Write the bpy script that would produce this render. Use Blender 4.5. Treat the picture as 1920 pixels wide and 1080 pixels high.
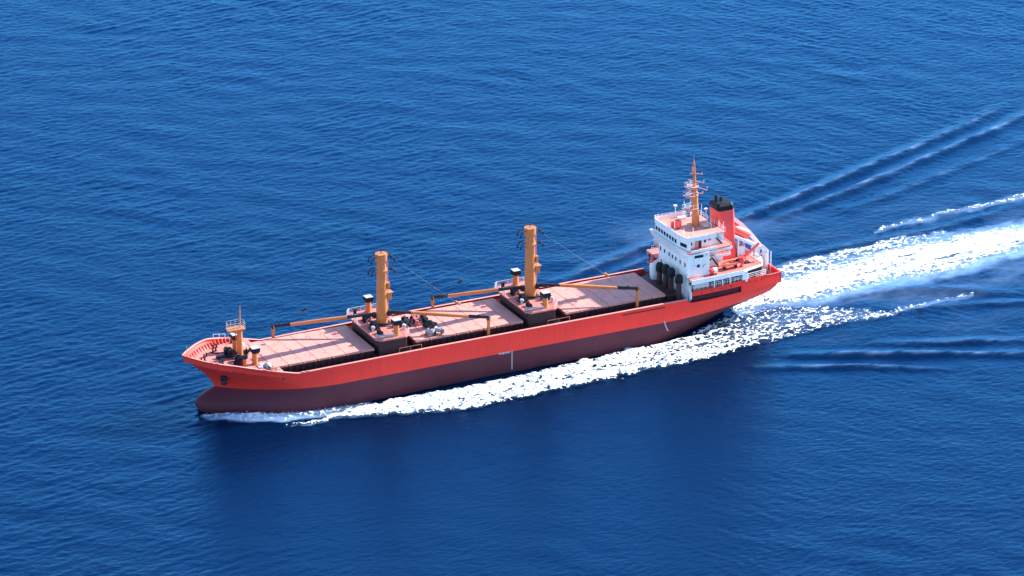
import bpy, bmesh, math, random
import numpy as np
from mathutils import Vector, Matrix
R = math.radians
random.seed(7); rng = np.random.default_rng(11)
for o in list(bpy.data.objects): bpy.data.objects.remove(o)
SC = bpy.context.scene
COL = SC.collection

# ------------------------------------------------------------------ camera, sky, sun, exposure
# ship frame: +x towards the stern, +y to starboard, z up, water at z = 0, metres
A_, P_ = R(26.2), R(21.7)
look = Vector((math.sin(A_)*math.cos(P_), math.cos(A_)*math.cos(P_), -math.sin(P_)))
cam = bpy.data.objects.new('camera', bpy.data.cameras.new('camera')); COL.objects.link(cam)
cam.location = Vector((12.0, 34.9, 0.0)) - look*1000.0
cam.rotation_euler = look.to_track_quat('-Z', 'Y').to_euler()
cam.data.sensor_width = 36.0; cam.data.lens = 36.0*7900/1920
cam.data.clip_start = 5.0; cam.data.clip_end = 60000.0
SC.camera = cam

SUN_EL, SUN_OFF = R(31.0), R(4.0)          # the sun stands astern, a few degrees to starboard
sd = Vector((math.cos(SUN_EL)*math.cos(SUN_OFF), math.cos(SUN_EL)*math.sin(SUN_OFF), math.sin(SUN_EL)))
W = bpy.data.worlds.new('World'); SC.world = W; W.use_nodes = True
nt = W.node_tree
sky = nt.nodes.new('ShaderNodeTexSky'); sky.sky_type = 'NISHITA'; sky.sun_disc = False
sky.sun_elevation = SUN_EL; sky.sun_rotation = R(90) - SUN_OFF
sky.altitude = 100; sky.air_density = 1.0; sky.dust_density = 0.2; sky.ozone_density = 4.5
nt.links.new(sky.outputs[0], nt.nodes['Background'].inputs[0])
nt.nodes['Background'].inputs[1].default_value = 0.135
sun = bpy.data.objects.new('sun', bpy.data.lights.new('sun', 'SUN')); COL.objects.link(sun)
sun.data.energy = 4.5; sun.data.angle = R(0.5); sun.data.color = (1.0, 0.93, 0.84)
sun.rotation_euler = sd.to_track_quat('Z', 'Y').to_euler()
SC.view_settings.view_transform = 'Standard'; SC.view_settings.look = 'None'
SC.view_settings.exposure = 1.6; SC.view_settings.gamma = 1.0
SC.render.engine = 'CYCLES'

# ------------------------------------------------------------------ materials
def paint(name, col, rough=0.45, vary=0.10, dirt=None, dirt_amt=0.0, scale=0.25, streak=False, metal=0.0, bump=0.0, spec=0.5):
    m = bpy.data.materials.new(name); m.use_nodes = True
    t = m.node_tree; b = t.nodes['Principled BSDF']; L = t.links
    b.inputs['Roughness'].default_value = rough; b.inputs['Metallic'].default_value = metal; b.inputs['Specular IOR Level'].default_value = spec
    tc = t.nodes.new('ShaderNodeTexCoord')
    n1 = t.nodes.new('ShaderNodeTexNoise'); n1.inputs['Scale'].default_value = scale; n1.inputs['Detail'].default_value = 6; n1.inputs['Roughness'].default_value = 0.65
    L.new(tc.outputs['Object'], n1.inputs['Vector'])
    mr = t.nodes.new('ShaderNodeMapRange'); mr.inputs[1].default_value = 0.3; mr.inputs[2].default_value = 0.7
    mr.inputs[3].default_value = 1-vary; mr.inputs[4].default_value = 1+vary
    L.new(n1.outputs['Fac'], mr.inputs[0])
    mx = t.nodes.new('ShaderNodeMixRGB'); mx.blend_type = 'MULTIPLY'; mx.inputs[0].default_value = 1
    mx.inputs[1].default_value = (*col, 1)
    cc = t.nodes.new('ShaderNodeCombineColor')
    for i in range(3): L.new(mr.outputs[0], cc.inputs[i])
    L.new(cc.outputs[0], mx.inputs[2])
    out = mx.outputs[0]
    if dirt is not None and dirt_amt > 0:
        mp = t.nodes.new('ShaderNodeMapping')
        mp.inputs['Scale'].default_value = (1.2, 1.2, 0.10) if streak else (0.9, 0.9, 0.9)
        L.new(tc.outputs['Object'], mp.inputs[0])
        n2 = t.nodes.new('ShaderNodeTexNoise'); n2.inputs['Scale'].default_value = 1.0; n2.inputs['Detail'].default_value = 8; n2.inputs['Roughness'].default_value = 0.7
        L.new(mp.outputs[0], n2.inputs['Vector'])
        r2 = t.nodes.new('ShaderNodeMapRange'); r2.inputs[1].default_value = 0.48; r2.inputs[2].default_value = 0.72
        r2.inputs[3].default_value = 0; r2.inputs[4].default_value = dirt_amt
        L.new(n2.outputs['Fac'], r2.inputs[0])
        m2 = t.nodes.new('ShaderNodeMixRGB'); m2.inputs[2].default_value = (*dirt, 1)
        L.new(r2.outputs[0], m2.inputs[0]); L.new(out, m2.inputs[1]); out = m2.outputs[0]
    L.new(out, b.inputs['Base Color'])
    if bump:
        bp = t.nodes.new('ShaderNodeBump'); bp.inputs['Strength'].default_value = bump; bp.inputs['Distance'].default_value = 0.05
        L.new(n1.outputs['Fac'], bp.inputs['Height']); L.new(bp.outputs[0], b.inputs['Normal'])
    return m
M = {}
M['red'] = paint('hull red paint', (0.82, 0.040, 0.028), 0.42, 0.07, (0.42, 0.05, 0.035), 0.40, 0.08, True, spec=0.2)
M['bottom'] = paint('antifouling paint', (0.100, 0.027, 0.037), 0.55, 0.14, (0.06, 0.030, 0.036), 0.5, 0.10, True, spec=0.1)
M['deck'] = paint('red deck paint', (0.60, 0.175, 0.14), 0.6, 0.12, (0.34, 0.10, 0.07), 0.5, 0.4)
M['hatch'] = paint('faded pink hatch paint', (0.64, 0.25, 0.195), 0.6, 0.09, (0.40, 0.14, 0.10), 0.6, 0.3)
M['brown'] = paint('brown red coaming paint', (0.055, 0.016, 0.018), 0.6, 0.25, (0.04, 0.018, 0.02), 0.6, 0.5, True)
M['tan'] = paint('ochre mast paint', (0.58, 0.185, 0.055), 0.5, 0.06, (0.36, 0.12, 0.05), 0.3, 0.5, True, spec=0.25)
M['white'] = paint('white paint', (0.78, 0.78, 0.77), 0.45, 0.04, (0.50, 0.40, 0.32), 0.35, 0.4, True)
M['black'] = paint('black paint', (0.012, 0.014, 0.018), 0.5, 0.2, spec=0.15)
M['dark'] = paint('dark grease grey', (0.022, 0.026, 0.034), 0.5, 0.3, spec=0.2)
M['grey'] = paint('pale grey paint', (0.40, 0.40, 0.40), 0.5, 0.1, (0.3, 0.2, 0.15), 0.4, 0.8)
M['brightred'] = paint('bright red paint', (0.82, 0.07, 0.055), 0.4, 0.06, (0.45, 0.06, 0.05), 0.25, 0.3)
M['orange'] = paint('lifeboat orange red', (0.74, 0.10, 0.07), 0.4, 0.06)
M['raft'] = paint('sunlit pink boat coating', (0.72, 0.21, 0.15), 0.5, 0.06)  # boat red made paler, its sunlit pink put into the colour
M['rail'] = paint('rail white', (0.75, 0.75, 0.75), 0.5, 0.05)
M['wire'] = paint('wire rope', (0.12, 0.11, 0.10), 0.6, 0.1)
M['mark'] = paint('draft mark white', (0.36, 0.33, 0.33), 0.6, 0.1)
g = bpy.data.materials.new('dark window glass'); g.use_nodes = True
gb = g.node_tree.nodes['Principled BSDF']; gb.inputs['Base Color'].default_value = (0.012, 0.02, 0.035, 1); gb.inputs['Roughness'].default_value = 0.06
M['glass'] = g

# ------------------------------------------------------------------ mesh helpers
class MB:
    def __init__(s): s.v = []; s.f = []
    def add(s, vs, fs):
        k = len(s.v); s.v += [tuple(p) for p in vs]; s.f += [tuple(i+k for i in f) for f in fs]; return s
    def box(s, x0, x1, y0, y1, z0, z1, rz=0):
        vs = [(x, y, z) for z in (z0, z1) for x, y in ((x0, y0), (x1, y0), (x1, y1), (x0, y1))]
        if rz:
            cx, cy = (x0+x1)/2, (y0+y1)/2; c, n = math.cos(rz), math.sin(rz)
            vs = [(cx+(x-cx)*c-(y-cy)*n, cy+(x-cx)*n+(y-cy)*c, z) for x, y, z in vs]
        return s.add(vs, [(3, 2, 1, 0), (4, 5, 6, 7), (0, 1, 5, 4), (1, 2, 6, 5), (2, 3, 7, 6), (3, 0, 4, 7)])
    def prism(s, poly, z0, z1, top=None):
        n = len(poly); tp = top or poly
        vs = [(x, y, z0) for x, y in poly] + [(x, y, z1) for x, y in tp]
        fs = [tuple(range(n-1, -1, -1)), tuple(range(n, 2*n))] + [(i, (i+1) % n, n+(i+1) % n, n+i) for i in range(n)]
        return s.add(vs, fs)
    def cone(s, p0, p1, r0, r1, n=10, caps=True):
        p0, p1 = Vector(p0), Vector(p1); d = (p1-p0).normalized()
        u = d.orthogonal().normalized(); w = d.cross(u)
        vs = []
        for p, r in ((p0, r0), (p1, r1)):
            vs += [p+(u*math.cos(2*math.pi*i/n)+w*math.sin(2*math.pi*i/n))*r for i in range(n)]
        fs = [(i, (i+1) % n, n+(i+1) % n, n+i) for i in range(n)]
        if caps: fs += [tuple(range(n-1, -1, -1)), tuple(range(n, 2*n))]
        return s.add(vs, fs)
    def tube(s, pts, r, n=6):
        for a, b in zip(pts[:-1], pts[1:]): s.cone(a, b, r, r, n)
        return s
    def bar(s, p0, p1, w, h):
        p0, p1 = Vector(p0), Vector(p1); d = (p1-p0).normalized()
        side = d.cross(Vector((0, 0, 1)))
        side = side.normalized() if side.length > 1e-4 else Vector((0, 1, 0)); up = side.cross(d)
        vs = [p+side*a*w/2+up*b*h/2 for p in (p0, p1) for a, b in ((-1, -1), (1, -1), (1, 1), (-1, 1))]
        return s.add(vs, [(3, 2, 1, 0), (4, 5, 6, 7), (0, 1, 5, 4), (1, 2, 6, 5), (2, 3, 7, 6), (3, 0, 4, 7)])
    def lathe(s, c, prof, n=14, axis='z'):
        vs = []
        for r, h in prof:
            for i in range(n):
                a = 2*math.pi*i/n; p = (r*math.cos(a), r*math.sin(a), h)
                if axis == 'x': p = (p[2], p[0], p[1])
                elif axis == 'y': p = (p[0], p[2], p[1])
                vs.append((c[0]+p[0], c[1]+p[1], c[2]+p[2]))
        k = len(prof)
        fs = [(j*n+i, j*n+(i+1) % n, (j+1)*n+(i+1) % n, (j+1)*n+i) for j in range(k-1) for i in range(n)]
        fs += [tuple(range(n-1, -1, -1)), tuple(range((k-1)*n, k*n))]
        return s.add(vs, fs)
    def rail(s, pts, h=1.05, r=0.045, step=1.6, bars=(1.0, 0.66, 0.33)):
        pts = [Vector(p) for p in pts]
        for a, b in zip(pts[:-1], pts[1:]):
            L = (b-a).length; n = max(1, round(L/step))
            for i in range(n+1):
                p = a+(b-a)*i/n; s.cone(p, p+Vector((0, 0, h)), r, r, 5)
            for k in bars: s.cone(a+Vector((0, 0, h*k)), b+Vector((0, 0, h*k)), r*0.8, r*0.8, 5)
        return s
    def pieces(s):
        par = list(range(len(s.v)))
        def fd(i):
            while par[i] != i: par[i] = par[par[i]]; i = par[i]
            return i
        for f in s.f:
            for j in f[1:]: par[fd(j)] = fd(f[0])
        isl = {}
        for i in range(len(s.v)): isl.setdefault(fd(i), []).append(i)
        ks = list(isl)
        if len(ks) < 2 or len(ks) > 400: return [s]
        bb = [(np.array([s.v[i] for i in isl[k]]).min(0), np.array([s.v[i] for i in isl[k]]).max(0)) for k in ks]
        p2 = list(range(len(ks)))
        def f2(i):
            while p2[i] != i: i = p2[i]
            return i
        for i in range(len(ks)):
            for j in range(i):
                g = np.sqrt((np.maximum(0, np.maximum(bb[i][0]-bb[j][1], bb[j][0]-bb[i][1]))**2).sum())
                if g <= max(0.02, 0.5*max((bb[i][1]-bb[i][0]).max(), (bb[j][1]-bb[j][0]).max())): p2[f2(i)] = f2(j)
        grp = {}
        for i, k in enumerate(ks): grp.setdefault(f2(i), []).extend(isl[k])
        if len(grp) < 2: return [s]
        out = []
        for idx in grp.values():
            mp = {v: n for n, v in enumerate(sorted(idx))}; q = MB(); q.v = [s.v[i] for i in sorted(idx)]
            q.f = [tuple(mp[i] for i in f) for f in s.f if f[0] in mp]; out.append(q)
        return out
    def build(s, name, mat, parent=None, smooth=False, bevel=0.0, whole=False):
        ps = [s] if whole else s.pieces()
        if len(ps) > 1: return [q.build(name, mat, parent, smooth, bevel, True) for q in ps][0]
        me = bpy.data.meshes.new(name); me.from_pydata(s.v, [], s.f)
        bm = bmesh.new(); bm.from_mesh(me); bmesh.ops.recalc_face_normals(bm, faces=bm.faces); bm.to_mesh(me); bm.free()
        me.materials.append(M[mat])
        o = bpy.data.objects.new(name, me); COL.objects.link(o)
        if parent: o.parent = parent
        if smooth:
            me.polygons.foreach_set('use_smooth', [True]*len(me.polygons))
            me.set_sharp_from_angle(angle=R(38))
        if bevel:
            bv = o.modifiers.new('bevel', 'BEVEL'); bv.width = bevel; bv.segments = 2; bv.limit_method = 'ANGLE'; bv.angle_limit = R(40)
        return o
def thing(name, label, cat, loc=(0, 0, 0), rz=0, group=None):
    o = bpy.data.objects.new(name, None); COL.objects.link(o); o.location = loc; o.rotation_euler = (0, 0, rz)
    o.empty_display_size = 1
    o['label'] = label; o['category'] = cat
    if group: o['group'] = group
    return o
def tag(o, label, cat, group=None):
    o['label'] = label; o['category'] = cat
    if group: o['group'] = group
    return o
def cp(o, parent, loc=(0, 0, 0), rz=0):
    c = o.copy(); COL.objects.link(c); c.parent = parent; c.location = loc; c.rotation_euler = (0, 0, rz); return c
def itp(x, xs, ys): return float(np.interp(x, xs, ys))

# ------------------------------------------------------------------ sea
def hsh(i, j, s):
    h = (i.astype(np.int64)*374761393 + j.astype(np.int64)*668265263 + s*982451653) & 0x7fffffff
    h = ((h ^ (h >> 13))*1274126177) & 0x7fffffff
    h = (h ^ (h >> 16)) & 0x7fffffff
    return (h & 0xffff)/65535.0
def vnoise(x, y, s=0):
    i, j = np.floor(x), np.floor(y); fx, fy = x-i, y-j
    fx = fx*fx*fx*(fx*(fx*6-15)+10); fy = fy*fy*fy*(fy*(fy*6-15)+10)
    return (hsh(i, j, s)*(1-fx)+hsh(i+1, j, s)*fx)*(1-fy)+(hsh(i, j+1, s)*(1-fx)+hsh(i+1, j+1, s)*fx)*fy
def fbm(x, y, o=4, s=0, g=0.5):
    a, t, r = 1.0, 0.0, 0.0
    for k in range(o):
        r = r+a*vnoise(x*2**k+17.3*k, y*2**k-9.1*k, s+k); t += a; a *= g
    return r/t
def worley(x, y, s=0):
    i, j = np.floor(x), np.floor(y); f1 = np.full(x.shape, 9.0); f2 = f1.copy()
    for di in (-1, 0, 1):
        for dj in (-1, 0, 1):
            a, b = i+di, j+dj
            d = np.hypot(a+hsh(a, b, s)-x, b+hsh(a, b, s+5)-y)
            f2 = np.where(d < f1, f1, np.minimum(f2, d)); f1 = np.minimum(f1, d)
    return f1, f2
def spectrum(L, N, lmin, lmax, lpk, ang, spread, seed):
    r = np.random.default_rng(seed)
    k = 2*np.pi*np.fft.fftfreq(N, L/N); kx, ky = np.meshgrid(k, k, indexing='ij'); kk = np.hypot(kx, ky)+1e-9
    th = np.arctan2(ky, kx)-ang
    lam = 2*np.pi/kk
    S = kk**-3.1*np.exp(-0.9*(lam/lpk)**2)*(lam > lmin)*(lam < lmax)*(np.exp(-0.5*(np.arcsin(np.clip(np.sin(th), -1, 1))/spread)**2)+0.05)
    Fq = np.sqrt(S)*(r.normal(size=S.shape)+1j*r.normal(size=S.shape))
    z = np.real(np.fft.ifft2(Fq)); gx = np.gradient(z, L/N, axis=0); gy = np.gradient(z, L/N, axis=1)
    return z/np.sqrt((gx**2+gy**2).mean()), L, N      # unit rms slope
def sample(t, x, y, rot=0.0):
    z, L, N = t; c, s = math.cos(rot), math.sin(rot)
    u = (x*c+y*s)/L*N; v = (-x*s+y*c)/L*N
    i, j = np.floor(u).astype(int), np.floor(v).astype(int); fu, fv = u-i, v-j
    i0, j0, i1, j1 = i % N, j % N, (i+1) % N, (j+1) % N
    return (z[i0, j0]*(1-fu)+z[i1, j0]*fu)*(1-fv)+(z[i0, j1]*(1-fu)+z[i1, j1]*fu)*fv
WIND = math.atan2(math.cos(A_), math.sin(A_))
T0 = spectrum(311.0, 1024, 9.0, 45.0, 18.0, WIND-0.25, 0.5, 9)
T1 = spectrum(233.0, 1024, 1.2, 10.0, 2.8, WIND+0.30, 0.55, 3)
T2 = spectrum(127.0, 512, 1.1, 5.0, 2.4, WIND-0.40, 0.60, 4)
T3 = spectrum(151.0, 512, 2.0, 9.0, 4.4, WIND+0.60, 0.17, 13)
T4 = spectrum(139.0, 512, 1.8, 8.0, 3.8, WIND-0.62, 0.20, 14)
def seg_crest(x, y, pts, h, w, ph=0.0):
    """a wave crest along a polyline: raised ridge with a trough on either side"""
    best = np.full(x.shape, 1e9); sgn = np.zeros(x.shape); tt = np.zeros(x.shape)
    P = np.array(pts, float); n = len(P)-1
    for k in range(n):
        a, b = P[k], P[k+1]; d = b-a; L2 = (d**2).sum()
        t = ((x-a[0])*d[0]+(y-a[1])*d[1])/L2; tc = np.clip(t, 0, 1)
        dx, dy = x-a[0]-tc*d[0], y-a[1]-tc*d[1]; q = np.hypot(dx, dy)
        m = q < best; best = np.where(m, q, best); tt = np.where(m, (k+tc)/n, tt)
    env = np.sin(np.pi*np.clip(tt*0.86+0.10, 0, 1))**0.7
    d = best/w
    c = np.cos(np.minimum(d, 6)*1.5)
    return h*env*np.exp(-d*d*0.35)*np.where(c > 0, c, c*0.6)
CRESTS = [
    ([(24, 33.5), (37, 39), (52, 44), (67.5, 47.5), (85, 52), (104, 59), (128, 69), (156, 80), (186, 94)], 0.75, 2.6),
    ([(92, 48.5), (119, 57.5), (150, 70), (172, 78.5), (198, 91)], 0.75, 2.4),
    ([(34, 31), (47.4, 36.9), (60, 41)], 0.5, 2.2),
    ([(110, 45), (140, 55), (180, 70)], 0.3, 2.5),
    ([(40, -34), (51.4, -38.4), (61.6, -43.1), (78, -53)], 0.6, 2.2),
    ([(52, -31.5), (68.3, -38.3), (76.4, -42), (104, -56)], 0.75, 2.4),
    ([(72, -33.5), (90, -40.4), (112, -50)], 0.5, 2.2),
    ([(76, 0), (100, -9), (120, -22)], 0.5, 3.0),
    ([(85, -16), (110, -24), (130, -33)], 0.3, 2.5),
    ([(80, 24), (113, 24.3), (130, 25), (155, 29.5)], 0.35, 2.2),
]
def trains(x, y):
    u = (x-12)*math.cos(A_)-(y-34.9)*math.sin(A_)
    m = np.clip(0.5-u/170+2.2*(fbm(x/60, y/60, 3, 50)-0.5), 0, 1)
    a = np.clip(3.2*(fbm(x/26, y/26, 3, 51)-0.34), 0, 1.3); b = np.clip(3.2*(fbm(x/24, y/24, 3, 52)-0.36), 0, 1.3)
    return sample(T3, x, y)*0.062*m*a+sample(T4, x, y)*0.055*(1-m)*b
def sea_height(x, y):
    far = np.clip(1-(np.hypot(x-20, y-60)-330)/300, 0, 1)
    patch = np.clip(0.25+1.5*fbm(x/34.0+y/90, y/30.0, 4, 40, 0.6), 0.4, 1.5)
    lee = 1-0.50*np.exp(-((x+20)/110)**2-((y+75)/46)**2)      # smoother water under the port side
    z = (sample(T1, x, y)*0.060*patch+sample(T2, x, y, 0.4)*0.062*(1.7-patch)+sample(T0, x, y, -0.2)*0.018+trains(x, y))*lee*far
    for pts, h, w in CRESTS: z = z+seg_crest(x, y, pts, h*0.95, w*1.05)*(0.55+0.9*vnoise(x/9.0, y/9.0, 77))
    z = z-0.55*np.exp(-((x+45)/16)**2-((y+12)/5)**2)+0.9*np.exp(-((x+76)/8)**2-((y+8.5-0.45*(x+76)*-1*0.5)/2.6)**2)   # bow wave trough
    return z
# foam belts beside and behind the ship, as (x, near edge y, far edge y)
BW = np.array([(-83.5, -4.6, -3.0), (-82.3, -8.1, -2.5), (-80, -9.6, -3), (-75.7, -11.4, -6), (-68, -14.2, -9), (-60, -15.6, -10), (-54, -16.5, -10.5), (-46, -15.5, -10.6)])
PS = np.array([(-70, -16.4, -15.9), (-61, -18.2, -17.2), (-55, -18.6, -16.0), (-50, -20.6, -14.6), (-44, -22.9, -13.7), (-35, -25.6, -14.0), (-26, -26.7, -14.3), (-16, -25.8, -14.2), (-7, -25.6, -13.9), (5.3, -25.6, -12.9),
               (16, -24.6, -12.4), (25, -23.9, -11.6), (32, -23.6, -10.6), (40.5, -23.0, -7.6), (47, -22.4, -4.6), (55.7, -21.2, -2.6), (62, -20.6, -3.0), (70.5, -20.2, -6.5), (78, -20.2, -12), (85, -19.9, -17.2), (98.4, -17.9, -17.4)])
WK = np.array([(52, -4.5, 5), (57, -2.5, 8), (60.4, -1.0, 9.5), (66.5, -2.8, 10.6), (72.8, -3.6, 11.8), (80, -3.6, 13.2), (90, -2.6, 15.6), (97, -2.4, 17.2), (110, -2.0, 17.6), (117, -1.3, 17.4), (133, 1.4, 17.3), (150, 3, 18), (220, 8, 25)])
S2 = np.array([(60, 9, 13), (74, 11.5, 18.6), (84, 13, 20), (95, 16.8, 21.6), (105, 17.2, 22.4), (113, 17.2, 23.0), (124, 17.2, 22.0)])
def belt(x, y, B):
    lo, hi = np.interp(x, B[:, 0], B[:, 1]), np.interp(x, B[:, 0], B[:, 2])
    ins = (x > B[0, 0]) & (x < B[-1, 0])
    v = (y-lo)/np.maximum(hi-lo, 0.05)
    return v, ins, hi-lo
def soft(v, e): return np.clip(v/e, 0, 1)*np.clip((1-v)/e, 0, 1)
def foam_masks(x, y):
    """density of standing foam (0..1) and of milky aerated water with painted crest glint (0..1)"""
    wob = (fbm(x/3.2, y/2.2, 4, 70)-0.5)
    xx, yy = x+wob*2.0, y+wob*2.6+(fbm(x/9, y/7, 3, 90)-0.5)*2.4
    den = np.zeros(x.shape); aer_glint = np.zeros(x.shape)
    v, i, w = belt(xx, yy, PS)
    edge = soft(v, 0.16)
    fade = np.interp(x, [-70, -58, -40, 30, 48, 62, 80, 92, 99], [0.6, 0.98, 0.995, 0.97, 0.60, 0.42, 0.5, 0.7, 0.3])
    near = np.interp(v, [0, 0.25, 0.55, 1.0], [1.0, 1.0, 0.8, 0.55])      # the outer lip stays white as it breaks up
    nearw = np.interp(x, [20, 45, 60], [0, 0.6, 1])
    den = np.maximum(den, np.where(i & (v > 0) & (v < 1), edge**0.35*fade*(1-nearw+nearw*near)*(1-np.interp(x, [-45, 0, 35], [0.10, 0.20, 0.30])*np.exp(-((v-0.5)/0.20)**2)), 0))
    aer_glint = np.maximum(aer_glint, np.where(i, soft(np.clip(v, 0, 1), 0.3)*np.interp(x, [-70, 20, 50, 90], [0.45, 0.25, 0.16, 0.25]), 0))
    v, i, w = belt(xx, yy, WK)
    fade = np.interp(x, [52, 60, 110, 160, 220], [0.95, 0.975, 0.945, 0.90, 0.78])
    den = np.maximum(den, np.where(i & (v > 0) & (v < 1), soft(v, 0.36)**0.6*fade, 0))
    aer_glint = np.maximum(aer_glint, np.where(i, soft(np.clip((v+0.25)/1.5, 0, 1), 0.22)*0.9, 0))
    v, i, w = belt(xx, yy, S2)
    fade = np.interp(x, [60, 80, 105, 115, 124], [0.5, 0.62, 0.55, 0.35, 0.1])
    den = np.maximum(den, np.where(i & (v > 0) & (v < 1), soft(v, 0.35)**0.5*fade, 0))
    aer_glint = np.maximum(aer_glint, np.where(i, soft(np.clip((v+0.1)/1.3, 0, 1), 0.3)*0.45, 0))
    v, i, w = belt(xx*0.6+x*0.4, yy*0.5+y*0.5, BW)
    fade = np.interp(x, [-83, -78, -60, -46], [0.35, 0.62, 0.45, 0.2])
    aer_glint = np.maximum(aer_glint, np.where(i, soft(v, 0.2)*fade*1.5, 0))
    den = np.maximum(den, np.where(i & (v > 0) & (v < 1), soft(v, 0.5)*fade*0.95, 0))
    # thin breaking lines on the starboard divergent wave, and milky patches near the wake
    for pts, wd, dn in (([(108, 29), (116, 31), (124.5, 30.6), (132, 32.6), (141, 32.4), (153, 33.4), (170, 36)], 0.42, 0.42),
                        ([(88, -18.5), (98, -17.6), (108, -17)], 0.35, 0.35)):
        P = np.array(pts); yc = np.interp(x, P[:, 0], P[:, 1]); ins = (x > P[0, 0]) & (x < P[-1, 0])
        q = np.abs(yy-yc)/(wd*(0.5+1.4*vnoise(x/4, y*0, 12)))
        den = np.maximum(den, np.where(ins & (q < 1), dn, 0)); aer_glint = np.maximum(aer_glint, np.where(ins, np.exp(-(q/2.5)**2)*0.35, 0))
    for pts, h, w in CRESTS:  # pale bands painted along the crests, standing in for reflected sky
        P = np.array(pts, float); o_ = np.argsort(P[:, 0]); yc = np.interp(x, P[o_, 0], P[o_, 1]); sl = np.gradient(P[o_, 1], P[o_, 0]).mean(); cs = 1/math.hypot(1, sl)
        e = np.clip((x-P[:, 0].min())/12, 0, 1)*np.clip((P[:, 0].max()-x)/14, 0, 1); q = (y+wob*1.2-yc)*cs
        aer_glint = np.maximum(aer_glint, e*h*0.36*np.exp(-(q/0.75)**2)*np.clip(2.6*(fbm(x/4-y/9, y/1.6, 5, 15, 0.65)-0.33), 0, 1))
    pat = np.clip((fbm(x/16, y/8, 4, 21)-0.5)*4, 0, 1)
    aer_glint = np.maximum(aer_glint, pat*0.16*np.exp(-((y-4)/26)**2)*np.clip((x-50)/25, 0, 1))
    aer_glint = np.maximum(aer_glint, np.clip((fbm(x/14, y/9, 4, 33)-0.47)*5, 0, 1)*0.16*np.exp(-((x-70)/22)**2-((y-48)/10)**2))
    aer_glint = aer_glint*np.clip(0.45+1.25*fbm(x/2.6-y/7, y/1.3, 4, 17, 0.6), 0.4, 1.4)
    return den, np.clip(aer_glint, 0, 1)
def grid_mesh(name, us, vs, fn, attr=None):
    """sheet of rectangular cells, u along A, v along B (rotated about z)"""
    U, V = np.meshgrid(us, vs, indexing='ij'); c, s = math.cos(A_), math.sin(A_)
    X = 12+U*c+V*s; Y = 34.9-U*s+V*c
    Z = fn(X, Y)
    n, m = U.shape
    me = bpy.data.meshes.new(name)
    co = np.stack([X, Y, Z], -1).reshape(-1, 3).astype(np.float32)
    idx = np.arange(n*m).reshape(n, m)
    q = np.stack([idx[:-1, :-1], idx[1:, :-1], idx[1:, 1:], idx[:-1, 1:]], -1).reshape(-1, 4)
    return me, co, q, X, Y
def fill_mesh(me, co, q):
    me.vertices.add(len(co)); me.vertices.foreach_set('co', co.ravel())
    me.loops.add(q.size); me.loops.foreach_set('vertex_index', q.ravel().astype(np.int32))
    me.polygons.add(len(q)); me.polygons.foreach_set('loop_start', np.arange(0, q.size, 4, dtype=np.int32))
    me.polygons.foreach_set('loop_total', np.full(len(q), 4, dtype=np.int32))
    me.polygons.foreach_set('use_smooth', np.ones(len(q), dtype=bool))
    me.update(calc_edges=True); me.validate()
def axis(fine0, fine1, d, far, g=1.22):
    a = list(np.arange(fine0, fine1+d/2, d)); st, x = d, a[-1]; up = []
    while x < far: st *= g; x += st; up.append(x)
    st, x = d, a[0]; dn = []
    while x > -far: st *= g; x -= st; dn.append(x)
    return np.array(dn[::-1]+a+up)
me, co, q, X, Y = grid_mesh('sea', axis(-165, 190, 0.42, 16000), axis(-185, 275, 0.60, 16000), sea_height)
fill_mesh(me, co, q)
den, aer_glint = foam_masks(X, Y)
at = me.attributes.new('bubbles_glint', 'FLOAT', 'POINT'); at.data.foreach_set('value', aer_glint.ravel().astype(np.float32))
m = bpy.data.materials.new('sea water'); m.use_nodes = True; t = m.node_tree; b = t.nodes['Principled BSDF']; L = t.links
b.inputs['Roughness'].default_value = 0.16; b.inputs['IOR'].default_value = 1.333
b.subsurface_method = 'BURLEY'; b.inputs['Subsurface Weight'].default_value = 1.0      # light spreads through the deep water
b.inputs['Subsurface Radius'].default_value = (1, 1, 1); b.inputs['Subsurface Scale'].default_value = 25.0
an = t.nodes.new('ShaderNodeAttribute'); an.attribute_name = 'bubbles_glint'
mx = t.nodes.new('ShaderNodeMixRGB'); mx.inputs[1].default_value = (0.0, 0.0068, 0.031, 1); mx.inputs[2].default_value = (0.26, 0.42, 0.66, 1)
L.new(an.outputs['Fac'], mx.inputs[0]); L.new(mx.outputs[0], b.inputs['Base Color'])
rr = t.nodes.new('ShaderNodeMapRange'); rr.inputs[3].default_value = 0.16; rr.inputs[4].default_value = 0.55
L.new(an.outputs['Fac'], rr.inputs[0]); L.new(rr.outputs[0], b.inputs['Roughness'])
tc = t.nodes.new('ShaderNodeTexCoord'); mp = t.nodes.new('ShaderNodeMapping'); mp.inputs['Rotation'].default_value = (0, 0, A_); mp.inputs['Scale'].default_value = (0.55, 1.1, 1)
L.new(tc.outputs['Object'], mp.inputs[0])
n1 = t.nodes.new('ShaderNodeTexNoise'); n1.inputs['Scale'].default_value = 0.9; n1.inputs['Detail'].default_value = 5; n1.inputs['Roughness'].default_value = 0.6
L.new(mp.outputs[0], n1.inputs['Vector'])
bp = t.nodes.new('ShaderNodeBump'); bp.inputs['Strength'].default_value = 0.42; bp.inputs['Distance'].default_value = 0.45
L.new(n1.outputs['Fac'], bp.inputs['Height']); L.new(bp.outputs[0], b.inputs['Normal'])
b.inputs['Specular IOR Level'].default_value = 0.0
gl = t.nodes.new('ShaderNodeBsdfGlossy'); gl.inputs['Color'].default_value = (0.20, 0.60, 1.0, 1); L.new(rr.outputs[0], gl.inputs['Roughness']); L.new(bp.outputs[0], gl.inputs['Normal'])
fr = t.nodes.new('ShaderNodeFresnel'); fr.inputs['IOR'].default_value = 1.333; L.new(bp.outputs[0], fr.inputs['Normal'])
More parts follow.
